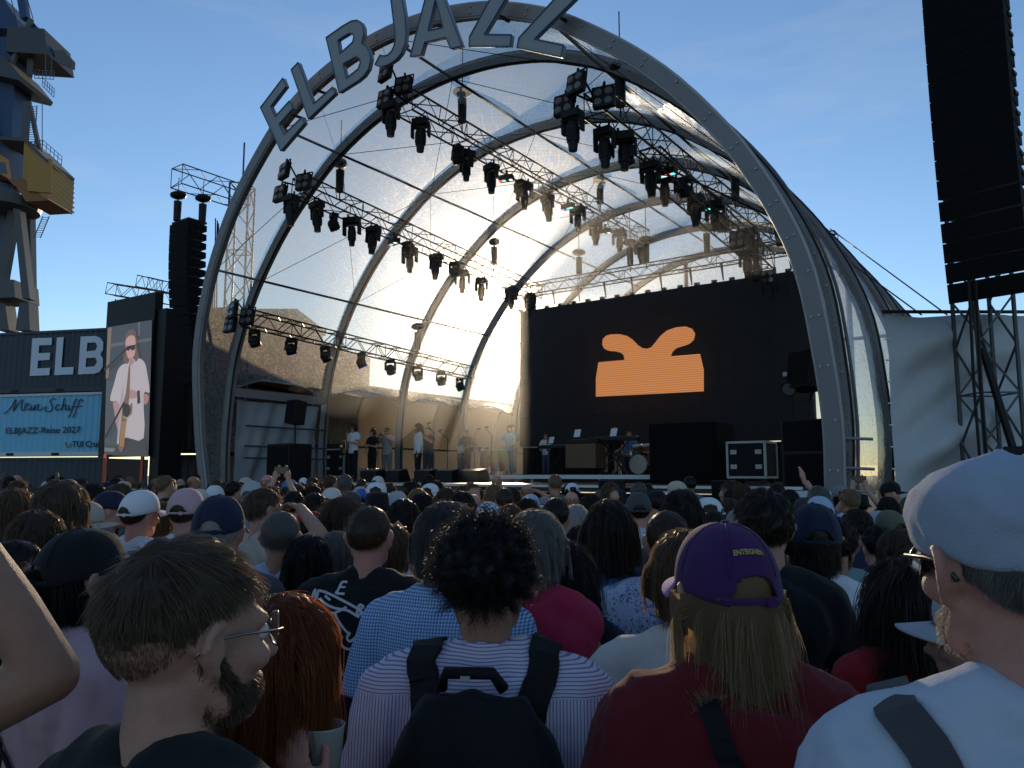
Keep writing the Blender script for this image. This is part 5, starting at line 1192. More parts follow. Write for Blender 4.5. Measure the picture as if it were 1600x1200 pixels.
def person(px, ytop, D, label, hair=('short', 'brown'), hat=None, shirt=('tee', 'grey'), skin='fair', fem=False, pose='down', yaw=None, trousers='denim', lod=2, hyaw=0, hpitch=0, seated=False, group='crowd', ground=0.0, height=None, bulk=1.0, seed=None, pos=None, shorts=False, name='person'):
    """lod 0: closest, 3: far. px,ytop: where the crown shows; D: how far away"""
    if pos is None: pos = at_depth(px, 742, D); pos.z = ground
    if height is None: height = at_depth(px, ytop, D).z-ground
    hat_h = dict(cap=.012, flat=.004, bucket=.012).get(hat[0] if hat else '', 0); hh = .02 if (hair and hair[0] in ('curly',) and not hat) else .008
    k = height/(1.752+max(hat_h, hh)-(.44 if seated else 0))
    if yaw is None:
        d = STAGE_C-pos; yaw = math.degrees(math.atan2(d.x, d.y))+random.uniform(-14, 14)
    seed = random.randrange(6) if seed is None else seed
    t = thing(name, label, 'person', pos, group, R=rotz(-math.radians(yaw)), scale=k)
    vox = (.0065, .010, .0135, .018)[lod]; drop = .44 if seated else 0; hm = Matrix.Translation(V(0, 0, -drop)) @ head_matrix(math.radians(hyaw), math.radians(hpitch))
    bd = linked('body', body_mesh(pose, fem, vox, math.radians(hyaw), math.radians(hpitch), seated, bulk, lod < 2), (SKIN if lod < 2 else SKIN_FAR)[skin], t)
    kind, col = shirt[0], shirt[1]; sm = col if not isinstance(col, str) else cloth(col, CL[col])
    if kind: linked(dict(tee='t_shirt', tank='tank_top', jacket='jacket').get(kind, kind), shirt_mesh(kind, pose, fem, vox, seated, 0 if lod > 1 else seed, bulk), sm, t)
    if kind == 'camisole':
        cs = MB()
        for sx in (-1, 1): cs.pipe([(sx*.085, -.118, 1.26), (sx*.088, -.105, 1.38), (sx*.090, -.045, 1.495), (sx*.09, .05, 1.46), (sx*.085, .115, 1.30)], .006, 6)
        o = cs.build('strap', sm, t, smooth=True)
    linked('trousers', trousers_mesh(seated, vox, shorts), cloth(trousers, CL[trousers]), t)
    if not seated and lod < 3: linked('shoes', shoes_mesh(), mat('shoe_leather', (.03, .028, .027), .5), t)
    if hair:
        st, hc = hair; n, wd = ((9000, .0011), (3200, .0019), (1600, .0028), (600, .0045))[lod]
        if st == 'curly' and lod < 2: n = int(n*.8)
        if hat and st in ('short', 'crop', 'fringe', 'mid'): st = {'fringe': 'short', 'mid': 'mid'}.get(st, st)
        linked('hair', hair_mesh(st, n, wd, seed if lod < 3 else seed % 3, bool(hat) and hat[0] != 'none'), hair_mat(hc, HAIRC[hc]), t, hm)
    if hat:
        hk, hcol = hat[0], hat[1]; m_ = cloth(hcol, CL[hcol], bump=.2); rot = Matrix.Rotation(math.radians(hat[2] if len(hat) > 2 else 0), 4, 'Z')
        if hk == 'cap':
            cr, br, sm_, stp = cap_meshes(lod < 1, True); c = linked('cap', cr, m_, t, hm @ rot); linked('brim', br, cloth(hat[3], CL[hat[3]]) if len(hat) > 3 else m_, c); 
            if lod < 2: linked('seam', sm_, m_, c)
            if lod < 3: linked('strap', stp, m_, c)
        elif hk == 'bucket': linked('bucket_hat', bucket_mesh(), m_, t, hm)
        elif hk == 'flat':
            fm, fb = flat_cap_mesh(); c = linked('flat_cap', fm, m_, t, hm); linked('brim', fb, m_, c)
        elif hk == 'wrap': b_ = MB(); b_.ell(tuple(CR_C+np.array([0, -.004, -.01])), (.091, .112, .112), n=24, m=14); linked('headscarf', b_.mesh('wrap', True), pattern_mat('keffiyeh', 'keffiyeh', (.62, .64, .7), (.012, .02, .09)), t, hm)
    PEOPLE.append((t, px, D)); t['_hm'] = 0
    del t['_hm']; return t, hm
# ------------------------------------------------------------------ accessories
def part_at(name, b, m, parent, M=None, smooth=True):
    o = b.build(name, m, parent, smooth=smooth)
    if M is not None: o.matrix_local = M
    return o
wire = mat('wire_frame', (.25, .22, .2), .25, .9); darkf = mat('dark_frame', (.02, .018, .016), .35)
def lens_mat(name, col, alpha):
    m = mat(name, col, .08); m.node_tree.nodes['Principled BSDF'].inputs['Alpha'].default_value = alpha; return m
def glasses(t, hm, rnd=True, dark=False):
    b = MB(); L_ = MB()
    for sx in (-1, 1):
        c = V(sx*.033, .108, .118)
        P = [c+V(.024*math.cos(a)*(1 if rnd else 1.15), -.012*abs(math.cos(a))*(sx*math.cos(a) > 0), .023*math.sin(a)*(1 if rnd else .8)) for a in np.linspace(0, 2*math.pi, 25)]
        b.pipe(P, .0013 if rnd else .003, 6); L_.add([c]+P[:-1], [(0, i+1, (i+1) % 24+1) for i in range(24)])
        b.pipe([c+V(sx*.025, -.006, .004), V(sx*.074, .085, .124), V(sx*.083, .03, .127), V(sx*.086, -.008, .126), V(sx*.085, -.03, .108)], .0017 if rnd else .003, 6)
    b.pipe([V(-.010, .110, .122), V(0, .116, .125), V(.010, .110, .122)], .0014, 6)
    g = part_at('glasses', b, wire if rnd else darkf, t, hm); part_at('lens', L_, lens_mat('dark_lens', (.01, .01, .012), .85) if dark else lens_mat('clear_lens', (.8, .85, .9), .12), g); return g
def beard(t, hm, col, n=5000, L=.014, wid=.0011, stubble=False):
    rs = np.random.default_rng(5); v = rs.normal(size=(n*5, 3)); v /= np.linalg.norm(v, axis=1)[:, None]
    c, r = np.array([0, .022, .052]), np.array([.066, .074, .056]); p = c+v*r
    ok = (p[:, 1] > -.005) & (p[:, 2] < .060+.045*np.clip((.05-p[:, 1])/.05, 0, 1)) & ~((p[:, 2] > .040) & (p[:, 2] < .060) & (np.abs(p[:, 0]) < .024) & (p[:, 1] > .07)); p, v = p[ok][:n], v[ok][:n]
    w2 = rs.normal(size=(n, 3)); w2 /= np.linalg.norm(w2, axis=1)[:, None]; sg = np.where(rs.random(n) < .5, -1., 1.); u_ = rs.random(n)[:, None]
    jl = np.stack([sg*.060, np.full(n, -.004), np.full(n, .098)], 1)*(1-u_)+np.stack([sg*.046, np.full(n, .045), np.full(n, .030)], 1)*u_; q2 = jl+w2*.019; k2 = (w2[:, 0]*sg > .1)
    p = np.concatenate([p, q2[k2]]); v = np.concatenate([v, w2[k2]])
    d = v*.6+np.array([0, .25, -.7]); d /= np.linalg.norm(d, axis=1)[:, None]; K = 4; Ls = L*(.6+.7*rs.random(len(p))); P = np.stack([p-v*.004+d*Ls[:, None]*k/(K-1) for k in range(K)], axis=1)
    me = strands_mesh(P, wid, rs, rs.random(len(p))); o = linked('beard', me, hair_mat(col, HAIRC[col]), t, hm); return o
def part_mesh(t, prefix):
    return next(c for c in t.children if c.name.split('.')[0] == prefix)
def back_bvh(o):
    me = o.data; return BVHTree.FromPolygons([v.co.copy() for v in me.vertices], [tuple(p.vertices) for p in me.polygons])
def drape(t, shirt, pts, wid, m, name, off=.006, th=.004, per=8, frm=-1):
    """flat band lying on the cloth: pts (x, z) seen from behind (frm=-1) or (x,y,z) guide points"""
    bv = back_bvh(shirt); P = catmull([V(*p) if len(p) == 3 else V(p[0], p[1], 0) for p in pts], per); Q = []
    for p in P:
        q = V(p.x, p.y, p.z) if len(pts[0]) == 3 else V(p.x, frm*1.0, p.y)
        if len(pts[0]) == 3: h, n, _, _ = bv.find_nearest(q)
        else:
            h, n, _, _ = bv.ray_cast(q, V(0, -frm, 0))
            if h is None: h, n, _, _ = bv.find_nearest(V(q.x, frm*.1, q.z))
        Q.append((h+n*off, n))
    b = MB(); rings = []
    for i, (p, n) in enumerate(Q):
        d = (Q[min(i+1, len(Q)-1)][0]-Q[max(i-1, 0)][0]).normalized(); s_ = d.cross(n).normalized()
        rings.append([p-s_*wid/2, p+s_*wid/2, p+s_*wid/2+n*th, p-s_*wid/2+n*th])
    b.loft(rings); return b.build(name, m, t)
nylon = mat('black_nylon', (.006, .006, .007), .65, spec=.25, bump=.3, bscale=300)

# ------------------------------------------------------------------ the people closest to the camera
striped = pattern_mat('striped_shirt', 'stripes', (.58, .55, .64), (.22, .18, .36)); ging = pattern_mat('gingham_shirt', 'gingham', (.42, .55, .72), (.05, .14, .34)); flor = pattern_mat('floral_shirt', 'floral', (.46, .52, .66), (.05, .08, .26)); flor2 = pattern_mat('leaf_shirt', 'leaf', (.5, .52, .55), (.012, .015, .02)); check = pattern_mat('check_shirt', 'check', (.4, .42, .44), (.06, .09, .14)); boho = pattern_mat('dark_print', 'leaf', (.015, .015, .02), (.035, .055, .11))
t, hm = person(292, 841, 1.03, 'bearded man with round glasses in profile at the lower left', hair=('fade', 'ash'), shirt=('tee', 'black'), lod=0, yaw=32, hyaw=12, seed=1, group='closest onlookers')
glasses(t, hm); beard(t, hm, 'brown', 9000, .011)
for sx in (-1, 1): part_at('eye', MB().ell((sx*.032, .083, .118), (.012, .012, .012), n=12, m=8), mat('eye_white', (.6, .58, .55), .2), t, hm)
person(-420, 800, .78, 'person at the left edge raising a bare bent arm to the head', hair=('short', 'dark'), shirt=('tee', 'darkgrey'), skin='tan', pose='headtouch', lod=0, yaw=8, seed=2, group='closest onlookers', pos=V(-1.15, 1.14, 0), height=1.785)
t, hm = person(128, 829, 2.0, 'person in black cap with dark ponytail and pink t-shirt', hair=('ponytail', 'black'), hat=('cap', 'black'), shirt=('tee', 'pink'), lod=0, yaw=38, fem=True, group='closest onlookers')
drape(t, part_mesh(t, 't_shirt'), [(-.12, 1.40), (-.04, 1.30), (.06, 1.15), (.12, 1.0)], .014, nylon, 'bag_strap')
_p = at_depth(446, 742, 1.38); _c = at_depth(503, 1168, 1.33); _k = at_depth(446, 934, 1.38).z/1.76; _d = (_c-V(_p.x, _p.y, 0))/_k; _a = math.radians(42)
_l = V(_d.x*math.cos(_a)-_d.y*math.sin(_a), _d.x*math.sin(_a)+_d.y*math.cos(_a), _d.z)
POSES['cup'] = (None, ((max(.24, _l.x+.12), -.02, 1.14), (_l.x+.03, _l.y-.06, _l.z-.07)))
t4, hm4 = person(446, 934, 1.38, 'red-haired woman with bare shoulders holding a plastic cup', hair=('bob', 'red'), shirt=('camisole', 'black'), skin='pink', pose='cup', lod=0, yaw=42, fem=True, group='closest onlookers')
bpy.context.view_layer.update()
hw = at_depth(503, 1168, 1.33)-UP*.025
cup = thing('plastic_cup', 'translucent white plastic cup held by the red-haired woman', 'cup', hw-UP*.06)
def cup_mat():
    m = bpy.data.materials.new('frosted_plastic'); m.use_nodes = True; N = m.node_tree.nodes; Lk = m.node_tree.links; b = N['Principled BSDF']; b.inputs['Base Color'].default_value = (.62, .62, .58, 1); b.inputs['Roughness'].default_value = .35
    t_ = N.new('ShaderNodeBsdfTranslucent'); t_.inputs[0].default_value = (.7, .7, .66, 1); x = N.new('ShaderNodeMixShader'); x.inputs[0].default_value = .6; Lk.new(b.outputs[0], x.inputs[1]); Lk.new(t_.outputs[0], x.inputs[2]); Lk.new(x.outputs[0], N['Material Output'].inputs[0]); return m
cb = MB(); pr = [(.026, 0), (.036, .118), (.0375, .121), (.0365, .122), (.0345, .118), (.0245, .004)]
cb.loft([ring(0, 0, z, r, r, 28) for r, z in pr]); cb.build('cup_wall', cup_mat(), cup, smooth=True); MB().tube((0, 0, .003), (0, 0, .075), .0255, .031, n=24).build('drink', mat('pale_drink', (.6, .55, .38), .15), cup)
t, hm = person(578, 790, 3.0, 'man in black t-shirt with white line drawing on the back', hair=('crop', 'brown'), shirt=('tee', 'black'), skin='pink', lod=1, yaw=6, bulk=1.1, seed=0, group='closest onlookers')
kk = t.scale[0]; sh = part_mesh(t, 't_shirt'); ink = mat('print_white', (.55, .56, .58), .8)
def bl(u, v): X, Y = 460+u/3.158, 820+v/3.158; return ((X-577)/F*2.9/kk, (CH-(Y-742)/F*2.9)/kk)
for st in ([(300,272),(272,275),(262,310),(255,322),(300,324)], [(268,297),(296,297)], [(120,365),(135,312),(145,360),(155,312)], [(155,315),(230,330),(330,365),(385,385)], [(170,350),(250,385),(330,395),(390,420)], [(200,335),(232,352)], [(385,365),(375,410)], [(385,365),(405,375),(388,390),(402,402),(378,412)], [(160,412),(205,405),(262,408),(320,380)],
           [(215,410),(265,455),(275,490),(235,530),(210,572),(240,575)], [(240,415),(290,470),(298,525)], [(262,408),(310,470),(350,500)], [(350,490),(335,515),(350,530),(375,510),(385,485)], [(300,545),(330,565),(370,560),(390,535)]):
    drape(t, sh, [bl(*p) for p in st], .009, ink, 'print_stroke', off=.003, th=.001, per=5)
person(698, 787, 2.35, 'grey-haired person in blue gingham shirt behind the curly-haired man', hair=('mid', 'darkgrey'), shirt=('shirt', ging), lod=1, yaw=16, bulk=1.06, group='closest onlookers')
# curly-haired man with the backpack
t, hm = person(760, 809, 1.68, 'curly black-haired man in striped shirt with black backpack', hair=('curly', 'black'), shirt=('shirt', striped), skin='tan', lod=0, yaw=4, bulk=1.05, seed=3, group='closest onlookers')
bp_ = thing('backpack', 'black roll-top backpack on the back of the striped shirt', 'backpack', (0, 0, 0)); bpy.context.view_layer.update(); bp_.matrix_world = t.matrix_world.copy()
b = MB(); prof = [(.90, .185, .10), (.96, .20, .115), (1.12, .195, .12), (1.28, .175, .115), (1.37, .145, .095), (1.425, .115, .06), (1.455, .10, .035)]
b.loft([[V(rx*math.copysign(abs(math.cos(a))**.55, math.cos(a)), -.205-.0+ry*math.copysign(abs(math.sin(a))**.6, math.sin(a))*.8+(-.02 if z < 1.2 else .02), z) for a in np.linspace(0, 2*math.pi, 28, endpoint=False)] for z, rx, ry in prof])
me = remesh(b, .009, 4, 'pack'); folds(me, .007, 12); linked('pack', me, nylon, bp_)
shm = part_mesh(t, 'shirt')
for sx in (-1, 1): drape(bp_, shm, [(sx*.085, -.14, 1.33), (sx*.105, -.09, 1.43), (sx*.115, -.01, 1.475), (sx*.12, .07, 1.43), (sx*.13, .12, 1.30), (sx*.15, .10, 1.12)], .062, nylon, 'shoulder_strap', off=.004, th=.012)
MB().pipe([V(-.07, -.15, 1.455), V(-.06, -.165, 1.487), V(.03, -.165, 1.487), V(.05, -.15, 1.455)], .012, 8).build('grab_handle', nylon, bp_, smooth=True); MB().box((-.02, -.185, 1.482), (.018, .006, .008)).build('buckle', steel, bp_)
MB().bar((-.12, -.318, 1.20), (.12, -.318, 1.20), .012, .03).build('zip_flap', blackp, bp_)
person(832, 800, 2.5, 'grey-haired woman in fuchsia tank top right of the curly-haired man', hair=('mid', 'grey'), shirt=('tank', 'fuchsia'), fem=True, lod=1, yaw=2, pos=V(.075, 2.5, 0), bulk=.92, group='closest onlookers')
person(878, 846, 2.65, 'woman with very long black hair and dark patterned dress', hair=('long', 'black'), shirt=('tee', boho), fem=True, lod=1, yaw=12, group='closest onlookers', trousers='black')
person(951, 783, 3.1, 'person with dark bob and blue t-shirt near the centre', hair=('bob', 'dark'), shirt=('tee', 'blue'), lod=1, yaw=0, fem=True, bulk=1.12, group='closest onlookers')
person(1041, 797, 2.95, 'short-haired man in blue floral shirt', hair=('crop', 'brown'), shirt=('shirt', flor), lod=1, yaw=8, bulk=1.12, group='closest onlookers')
person(1050, 832, 1.98, 'fair-haired man in white shirt half hidden by the purple cap', hair=('mid', 'light'), shirt=('long', 'cream'), lod=1, yaw=8, bulk=1.05, group='closest onlookers', pos=V(.44, 1.98, 0))
t, hm = person(1131, 821, 1.46, 'blond person in purple cap and dark red jumper', hair=('bob', 'blond'), hat=('cap', 'purple', 0, 'lilac'), shirt=('jacket', 'maroon'), lod=0, yaw=-4, hyaw=-8, fem=True, seed=4, bulk=1.1, group='closest onlookers')
drape(t, part_mesh(t, 'jacket'), [(-.075, 1.47), (-.06, 1.40), (-.01, 1.28), (.04, 1.15), (.09, 1.0)], .036, nylon, 'bag_strap', th=.004)
drape(t, part_mesh(t, 'jacket'), [(.028, 1.18), (.045, 1.13)], .046, cloth('royal', CL['royal']), 'strap_pad', off=.012, th=.004)
capo = part_mesh(t, 'cap')
cu = bpy.data.curves.new('txt', 'FONT'); cu.body = 'ENTEIGNEN'; cu.size = .0145; cu.offset = .0004; cu.align_x = 'CENTER'; to = bpy.data.objects.new('txt', cu); C.objects.link(to)
me = bpy.data.meshes.new_from_object(to.evaluated_get(bpy.context.evaluated_depsgraph_get())); bpy.data.objects.remove(to)
for v in me.vertices:
    a = math.pi-v.co.x/.098; e = .70+v.co.y/.100-.9*(v.co.x/.1)**2*.25; ce = math.cos(e)**.82; v.co = V(.0925*ce*math.sin(a), -.010+.1125*ce*math.cos(a), .135+.1085*math.sin(e))
me.materials.clear(); me.materials.append(mat('yellow_thread', (.45, .38, .06), .7)); o = bpy.data.objects.new('embroidered_word', me); C.objects.link(o); o.parent = capo
person(1192, 764, 2.55, 'tall dark-haired man in black t-shirt behind the purple cap', hair=('short', 'dark'), shirt=('tee', 'black'), lod=1, yaw=-2, bulk=.98, seed=2, group='closest onlookers')
t, hm = person(1268, 789, 2.75, 'man in navy cap and white t-shirt with crossbody strap', hair=('mid', 'dark'), hat=('cap', 'navy'), shirt=('tee', 'white'), lod=1, yaw=10, bulk=1.1, group='closest onlookers')
drape(t, part_mesh(t, 't_shirt'), [(-.10, 1.45), (.0, 1.36), (.10, 1.22), (.17, 1.05)], .03, nylon, 'bag_strap')
person(1305, 808, 3.5, 'dark-haired man in grey-green t-shirt beside the navy cap', hair=('short', 'dark'), shirt=('tee', 'teal'), skin='tan', lod=1, yaw=14, bulk=1.1, group='closest onlookers')
t, hm = person(1408, 872, 2.15, 'long dark-haired woman in red jacket with shoulder bag', hair=('long', 'dark'), shirt=('jacket', 'red'), fem=True, lod=1, yaw=-6, group='closest onlookers')
for dx in (0, .022): drape(t, part_mesh(t, 'jacket'), [(.03+dx, 1.44), (.05+dx, 1.32), (.08+dx, 1.18), (.09+dx, 1.05)], .010, mat('bag_leather', (.16, .06, .03), .5), 'bag_strap', th=.006)
person(1536, 905, 1.62, 'person in pale grey cap hidden behind the flat-capped man', hair=('short', 'grey'), hat=('cap', 'smoke'), shirt=('tee', 'darkgrey'), lod=1, yaw=-58, group='closest onlookers')
t, hm = person(1580, 714, .95, 'man in pale blue flat cap and white shirt at the right edge', hair=('crop', 'grey'), hat=('flat', 'linen'), shirt=('tee', 'paleblue'), skin='pink', lod=0, yaw=2, hyaw=-6, seed=5, bulk=1.05, group='closest onlookers')
glasses(t, hm, rnd=False, dark=True); beard(t, hm, 'grey', 6000, .006, .0009)
drape(t, part_mesh(t, 't_shirt'), [(-.135, -.12, 1.25), (-.13, -.08, 1.38), (-.135, -.01, 1.455), (-.13, .07, 1.42), (-.13, .12, 1.3)], .045, cloth('darkgrey', CL['darkgrey']), 'bag_strap', th=.006)

# ------------------------------------------------------------------ people in the middle rows: px, top y, distance, label, hair, hat, shirt, options
MIDDLE = [
 (25, 766, 4.4, 'man with sunlit brown hair shading his eyes at the far left', ('shaggy', 'light'), None, ('tee', 'navy'), dict(pose='brow')),
 (97, 753, 3.4, 'person with shaggy light brown hair and dark jacket below the containers', ('shaggy', 'ash'), None, ('jacket', 'navy'), {}),
 (146, 756, 6.0, 'man with short sunlit dark hair behind the beige cap', ('short', 'dark'), None, ('tee', 'black'), dict(yaw=50)),
 (130, 784, 3.9, 'person in beige cap with dark hair beside the shaggy head', ('mid', 'dark'), ('cap', 'beige', -60), ('tee', 'navy'), dict(fem=True)),
 (172, 768, 5.2, 'man in backward navy cap looking right, blue t-shirt', ('crop', 'dark'), ('cap', 'navy', 180), ('tee', 'blue'), dict(yaw=65)),
 (219, 767, 4.2, 'man in white baseball cap and white t-shirt', ('crop', 'brown'), ('cap', 'white'), ('tee', 'white'), dict(skin='pink')),
 (292, 764, 4.2, 'man in dusty pink cap and white t-shirt', ('crop', 'brown'), ('cap', 'pink'), ('tee', 'white'), dict(skin='pink')),
 (344, 776, 2.9, 'man in large navy cap with white hair', ('crop', 'white'), ('cap', 'navy'), ('tee', 'darkgrey'), dict(skin='pink', lod=1)),
 (411, 763, 4.3, 'man with glasses shading his eyes, beige t-shirt', ('short', 'ash'), None, ('tee', 'beige'), dict(pose='brow', yaw=48, lod=1, glasses=1)),
 (441, 798, 3.4, 'short grey-haired man in pale blue t-shirt', ('crop', 'grey'), None, ('tee', 'lightblue'), dict(skin='tan', lod=1)),
 (485, 800, 4.6, 'person in bright red cap', ('mid', 'dark'), ('cap', 'red', -40), ('tee', 'darkgrey'), {}),
 (484, 838, 3.3, 'person with big black hair before the red cap', ('bob', 'black'), None, ('tee', 'black'), dict(fem=True)),
 (527, 832, 3.7, 'woman with combed grey-blond hair left of the black t-shirt', ('mid', 'grey'), None, ('tee', 'beige'), dict(fem=True)),
 (532, 777, 4.5, 'bearded man with dark tied-back hair and white t-shirt', ('ponytail', 'brown'), None, ('tee', 'white'), dict(yaw=42)),
 (614, 822, 3.5, 'woman in pink top lifting a camera to her face', ('mid', 'light'), None, ('tank', 'pink'), dict(fem=True, pose='camera')),
 (631, 781, 4.5, 'person with dark bob and white top left of the gingham shirt', ('bob', 'dark'), None, ('tank', 'white'), dict(fem=True)),
 (28, 843, 2.4, 'dark-haired man with sunglasses looking right at the left edge', ('crop', 'dark'), None, ('tee', 'darkgrey'), dict(yaw=60, lod=1, glasses=2)),
 (394, 752, 7.0, 'person in pale grey cap below the left subwoofer', ('crop', 'grey'), ('cap', 'smoke'), ('tee', 'grey'), {}),
 (424, 760, 7.4, 'person holding a phone up with both hands below the subwoofer', ('short', 'brown'), None, ('tee', 'grey'), dict(pose='phone', phone=1)),
 (464, 756, 8.0, 'person with sunlit brown hair behind the hand of the shading man', ('short', 'light'), None, ('tee', 'grey'), {}),
 (460, 768, 6.3, 'dark-haired person above the short grey-haired man', ('short', 'dark'), None, ('tee', 'beige'), {}),
 (489, 758, 8.0, 'dark-haired person left of the pale beanie-like cap', ('short', 'dark'), None, ('tee', 'navy'), {}),
 (493, 771, 5.6, 'dark brown-haired man behind the red cap', ('short', 'dark'), None, ('tee', 'navy'), {}),
 (518, 763, 6.8, 'person in off-white cap below the saxophonist', ('crop', 'brown'), ('cap', 'cream'), ('tee', 'grey'), {}),
 (546, 768, 7.0, 'person in dark cap right of the off-white cap', ('mid', 'brown'), ('cap', 'darkgrey', -50), ('tee', 'grey'), {}),
 (566, 764, 8.2, 'person in bright blue cap', ('crop', 'brown'), ('cap', 'royal'), ('tee', 'grey'), {}),
 (588, 754, 8.0, 'person in white cap below the third horn player', ('crop', 'brown'), ('cap', 'white', -60), ('tee', 'darkgrey'), {}),
 (590, 768, 6.0, 'person in black bucket hat', ('short', 'dark'), ('bucket', 'black'), ('jacket', 'darkgrey'), {}),
 (621, 768, 6.4, 'person in pale linen cap right of the bucket hat', ('crop', 'grey'), ('cap', 'smoke'), ('tee', 'white'), {}),
 (653, 764, 7.5, 'person with sunlit blond hair below the singer', ('mid', 'blond'), None, ('tee', 'grey'), dict(fem=True)),
 (660, 770, 6.0, 'black-haired person before the sunlit blond head', ('short', 'black'), None, ('tee', 'black'), {}),
 (671, 756, 9.0, 'person in white cap right below the singer', ('crop', 'brown'), ('cap', 'white', -55), ('tee', 'grey'), dict(yaw=35)),
 (682, 751, 9.6, 'dark-haired person behind the white cap below the singer', ('short', 'dark'), None, ('tee', 'black'), {}),
 (697, 762, 7.2, 'person with sunlit brown bob below the guitarist', ('bob', 'brown'), None, ('tee', 'grey'), dict(fem=True)),
 (722, 769, 5.6, 'person with thick dark hair above the gingham shirt', ('mid', 'dark'), None, ('tee', 'navy'), {}),
 (740, 771, 6.6, 'balding fair person right of the thick dark hair', ('bald', 'light'), None, ('tee', 'beige'), {}),
 (763, 784, 4.8, 'person in blue and white patterned headscarf', None, ('wrap', 'white'), ('tee', 'navy'), {}),
 (772, 757, 8.2, 'person with sunlit blond updo below the percussion', ('mid', 'blond'), None, ('jacket', 'denim'), dict(fem=True)),
 (788, 762, 7.0, 'man with cropped brown hair below the percussion', ('crop', 'brown'), None, ('tee', 'darkgrey'), {}),
 (797, 789, 5.8, 'person with light brown hair behind the grey-haired woman', ('mid', 'light'), None, ('tee', 'grey'), dict(fem=True)),
 (823, 779, 6.4, 'person with long dark brown hair below the keyboards', ('bob', 'dark'), None, ('tee', 'black'), dict(fem=True)),
 (829, 773, 7.6, 'person in light blue cap behind the long brown hair', ('crop', 'grey'), ('cap', 'lightblue', -50), ('tee', 'grey'), {}),
 (868, 777, 4.7, 'man with short dark hair and white t-shirt mid-crowd', ('crop', 'dark'), None, ('tee', 'white'), dict(skin='tan')),
 (893, 767, 8.0, 'bald man below the keyboards', ('bald', 'light'), None, ('tee', 'beige'), dict(skin='pink')),
 (899, 790, 5.2, 'white-haired person right of the white t-shirt', ('mid', 'white'), None, ('tee', 'white'), dict(fem=True)),
 (908, 822, 4.2, 'person with smooth black hair before the white-haired one', ('bob', 'black'), None, ('tee', 'black'), dict(fem=True)),
 (940, 765, 9.0, 'grey-haired person below the organ', ('short', 'grey'), None, ('tee', 'grey'), {}),
 (922, 774, 7.0, 'dark curly-haired person left of the blue t-shirt', ('curly', 'dark'), None, ('tee', 'grey'), {}),
 (997, 770, 5.4, 'man in dark cap and black and white leaf-print shirt', ('crop', 'dark'), ('cap', 'darkgrey'), ('shirt', flor2), dict(skin='pink')),
 (1026, 766, 7.2, 'person in dark cap behind the leaf-print shirt', ('short', 'dark'), ('cap', 'black', 30), ('tee', 'beige'), {}),
 (1063, 767, 3.9, 'man with thick dark quiff and glasses below the draped box', ('mid', 'dark'), None, ('tee', 'darkgrey'), dict(yaw=28, lod=1, glasses=2)),
 (1107, 778, 6.0, 'person in white cap below the right front fill speaker', ('mid', 'brown'), ('cap', 'white', 50), ('tee', 'grey'), {}),
 (1113, 796, 5.0, 'person with short dark hair above the purple cap', ('crop', 'dark'), None, ('tee', 'red'), {}),
 (1140, 779, 6.6, 'woman with brown hair behind the tall dark-haired man', ('mid', 'brown'), None, ('tee', 'grey'), dict(fem=True)),
 (1152, 797, 5.4, 'person in grey cap left of the tall dark-haired man', ('mid', 'grey'), ('cap', 'grey'), ('tee', 'grey'), {}),
 (1280, 776, 5.6, 'person in light blue cap with open back below the flight case', ('short', 'dark'), ('cap', 'lightblue'), ('tee', 'darkgrey'), {}),
 (1341, 771, 8.0, 'person in black hat filming with raised phone at the right arch', ('short', 'dark'), ('bucket', 'black'), ('tee', 'darkgrey'), dict(pose='phone', phone=1, yaw=25)),
 (1336, 795, 4.9, 'bearded man with dark brown hair and navy t-shirt', ('short', 'dark'), None, ('tee', 'navy'), dict(yaw=-20)),
 (1320, 803, 6.0, 'person in pale visor cap behind the navy t-shirt', ('crop', 'grey'), ('cap', 'lightblue', 20), ('tee', 'navy'), dict(yaw=-30)),
 (1388, 798, 5.0, 'person in olive-grey cap before the tarpaulin', ('crop', 'brown'), ('cap', 'olive'), ('tee', 'navy'), dict(skin='pink')),
 (1371, 799, 5.8, 'person in pale grey cap left of the olive-grey cap', ('crop', 'grey'), ('cap', 'smoke', 40), ('tee', 'grey'), {}),
 (1418, 804, 5.2, 'person in grey-blue cap beside the flat cap brim', ('crop', 'grey'), ('cap', 'smoke'), ('tee', 'navy'), {}),
 (1400, 829, 3.6, 'person with brown wavy hair above the red jacket', ('shaggy', 'brown'), None, ('tee', 'black'), dict(fem=True)),
 (1366, 822, 4.2, 'person in dark shirt between the green t-shirt and wavy hair', ('short', 'black'), None, ('tee', 'navy'), {}),
 (255, 785, 5.0, 'person with light brown hair between white and pink caps', ('mid', 'light'), None, ('tee', 'navy'), {}),
 (62, 800, 3.0, 'person in dark jacket with backpack at the left', ('mid', 'brown'), None, ('jacket', 'navy'), dict(yaw=10)),
]
phone_m = mat('phone_screen', (.02, .02, .025), .15)
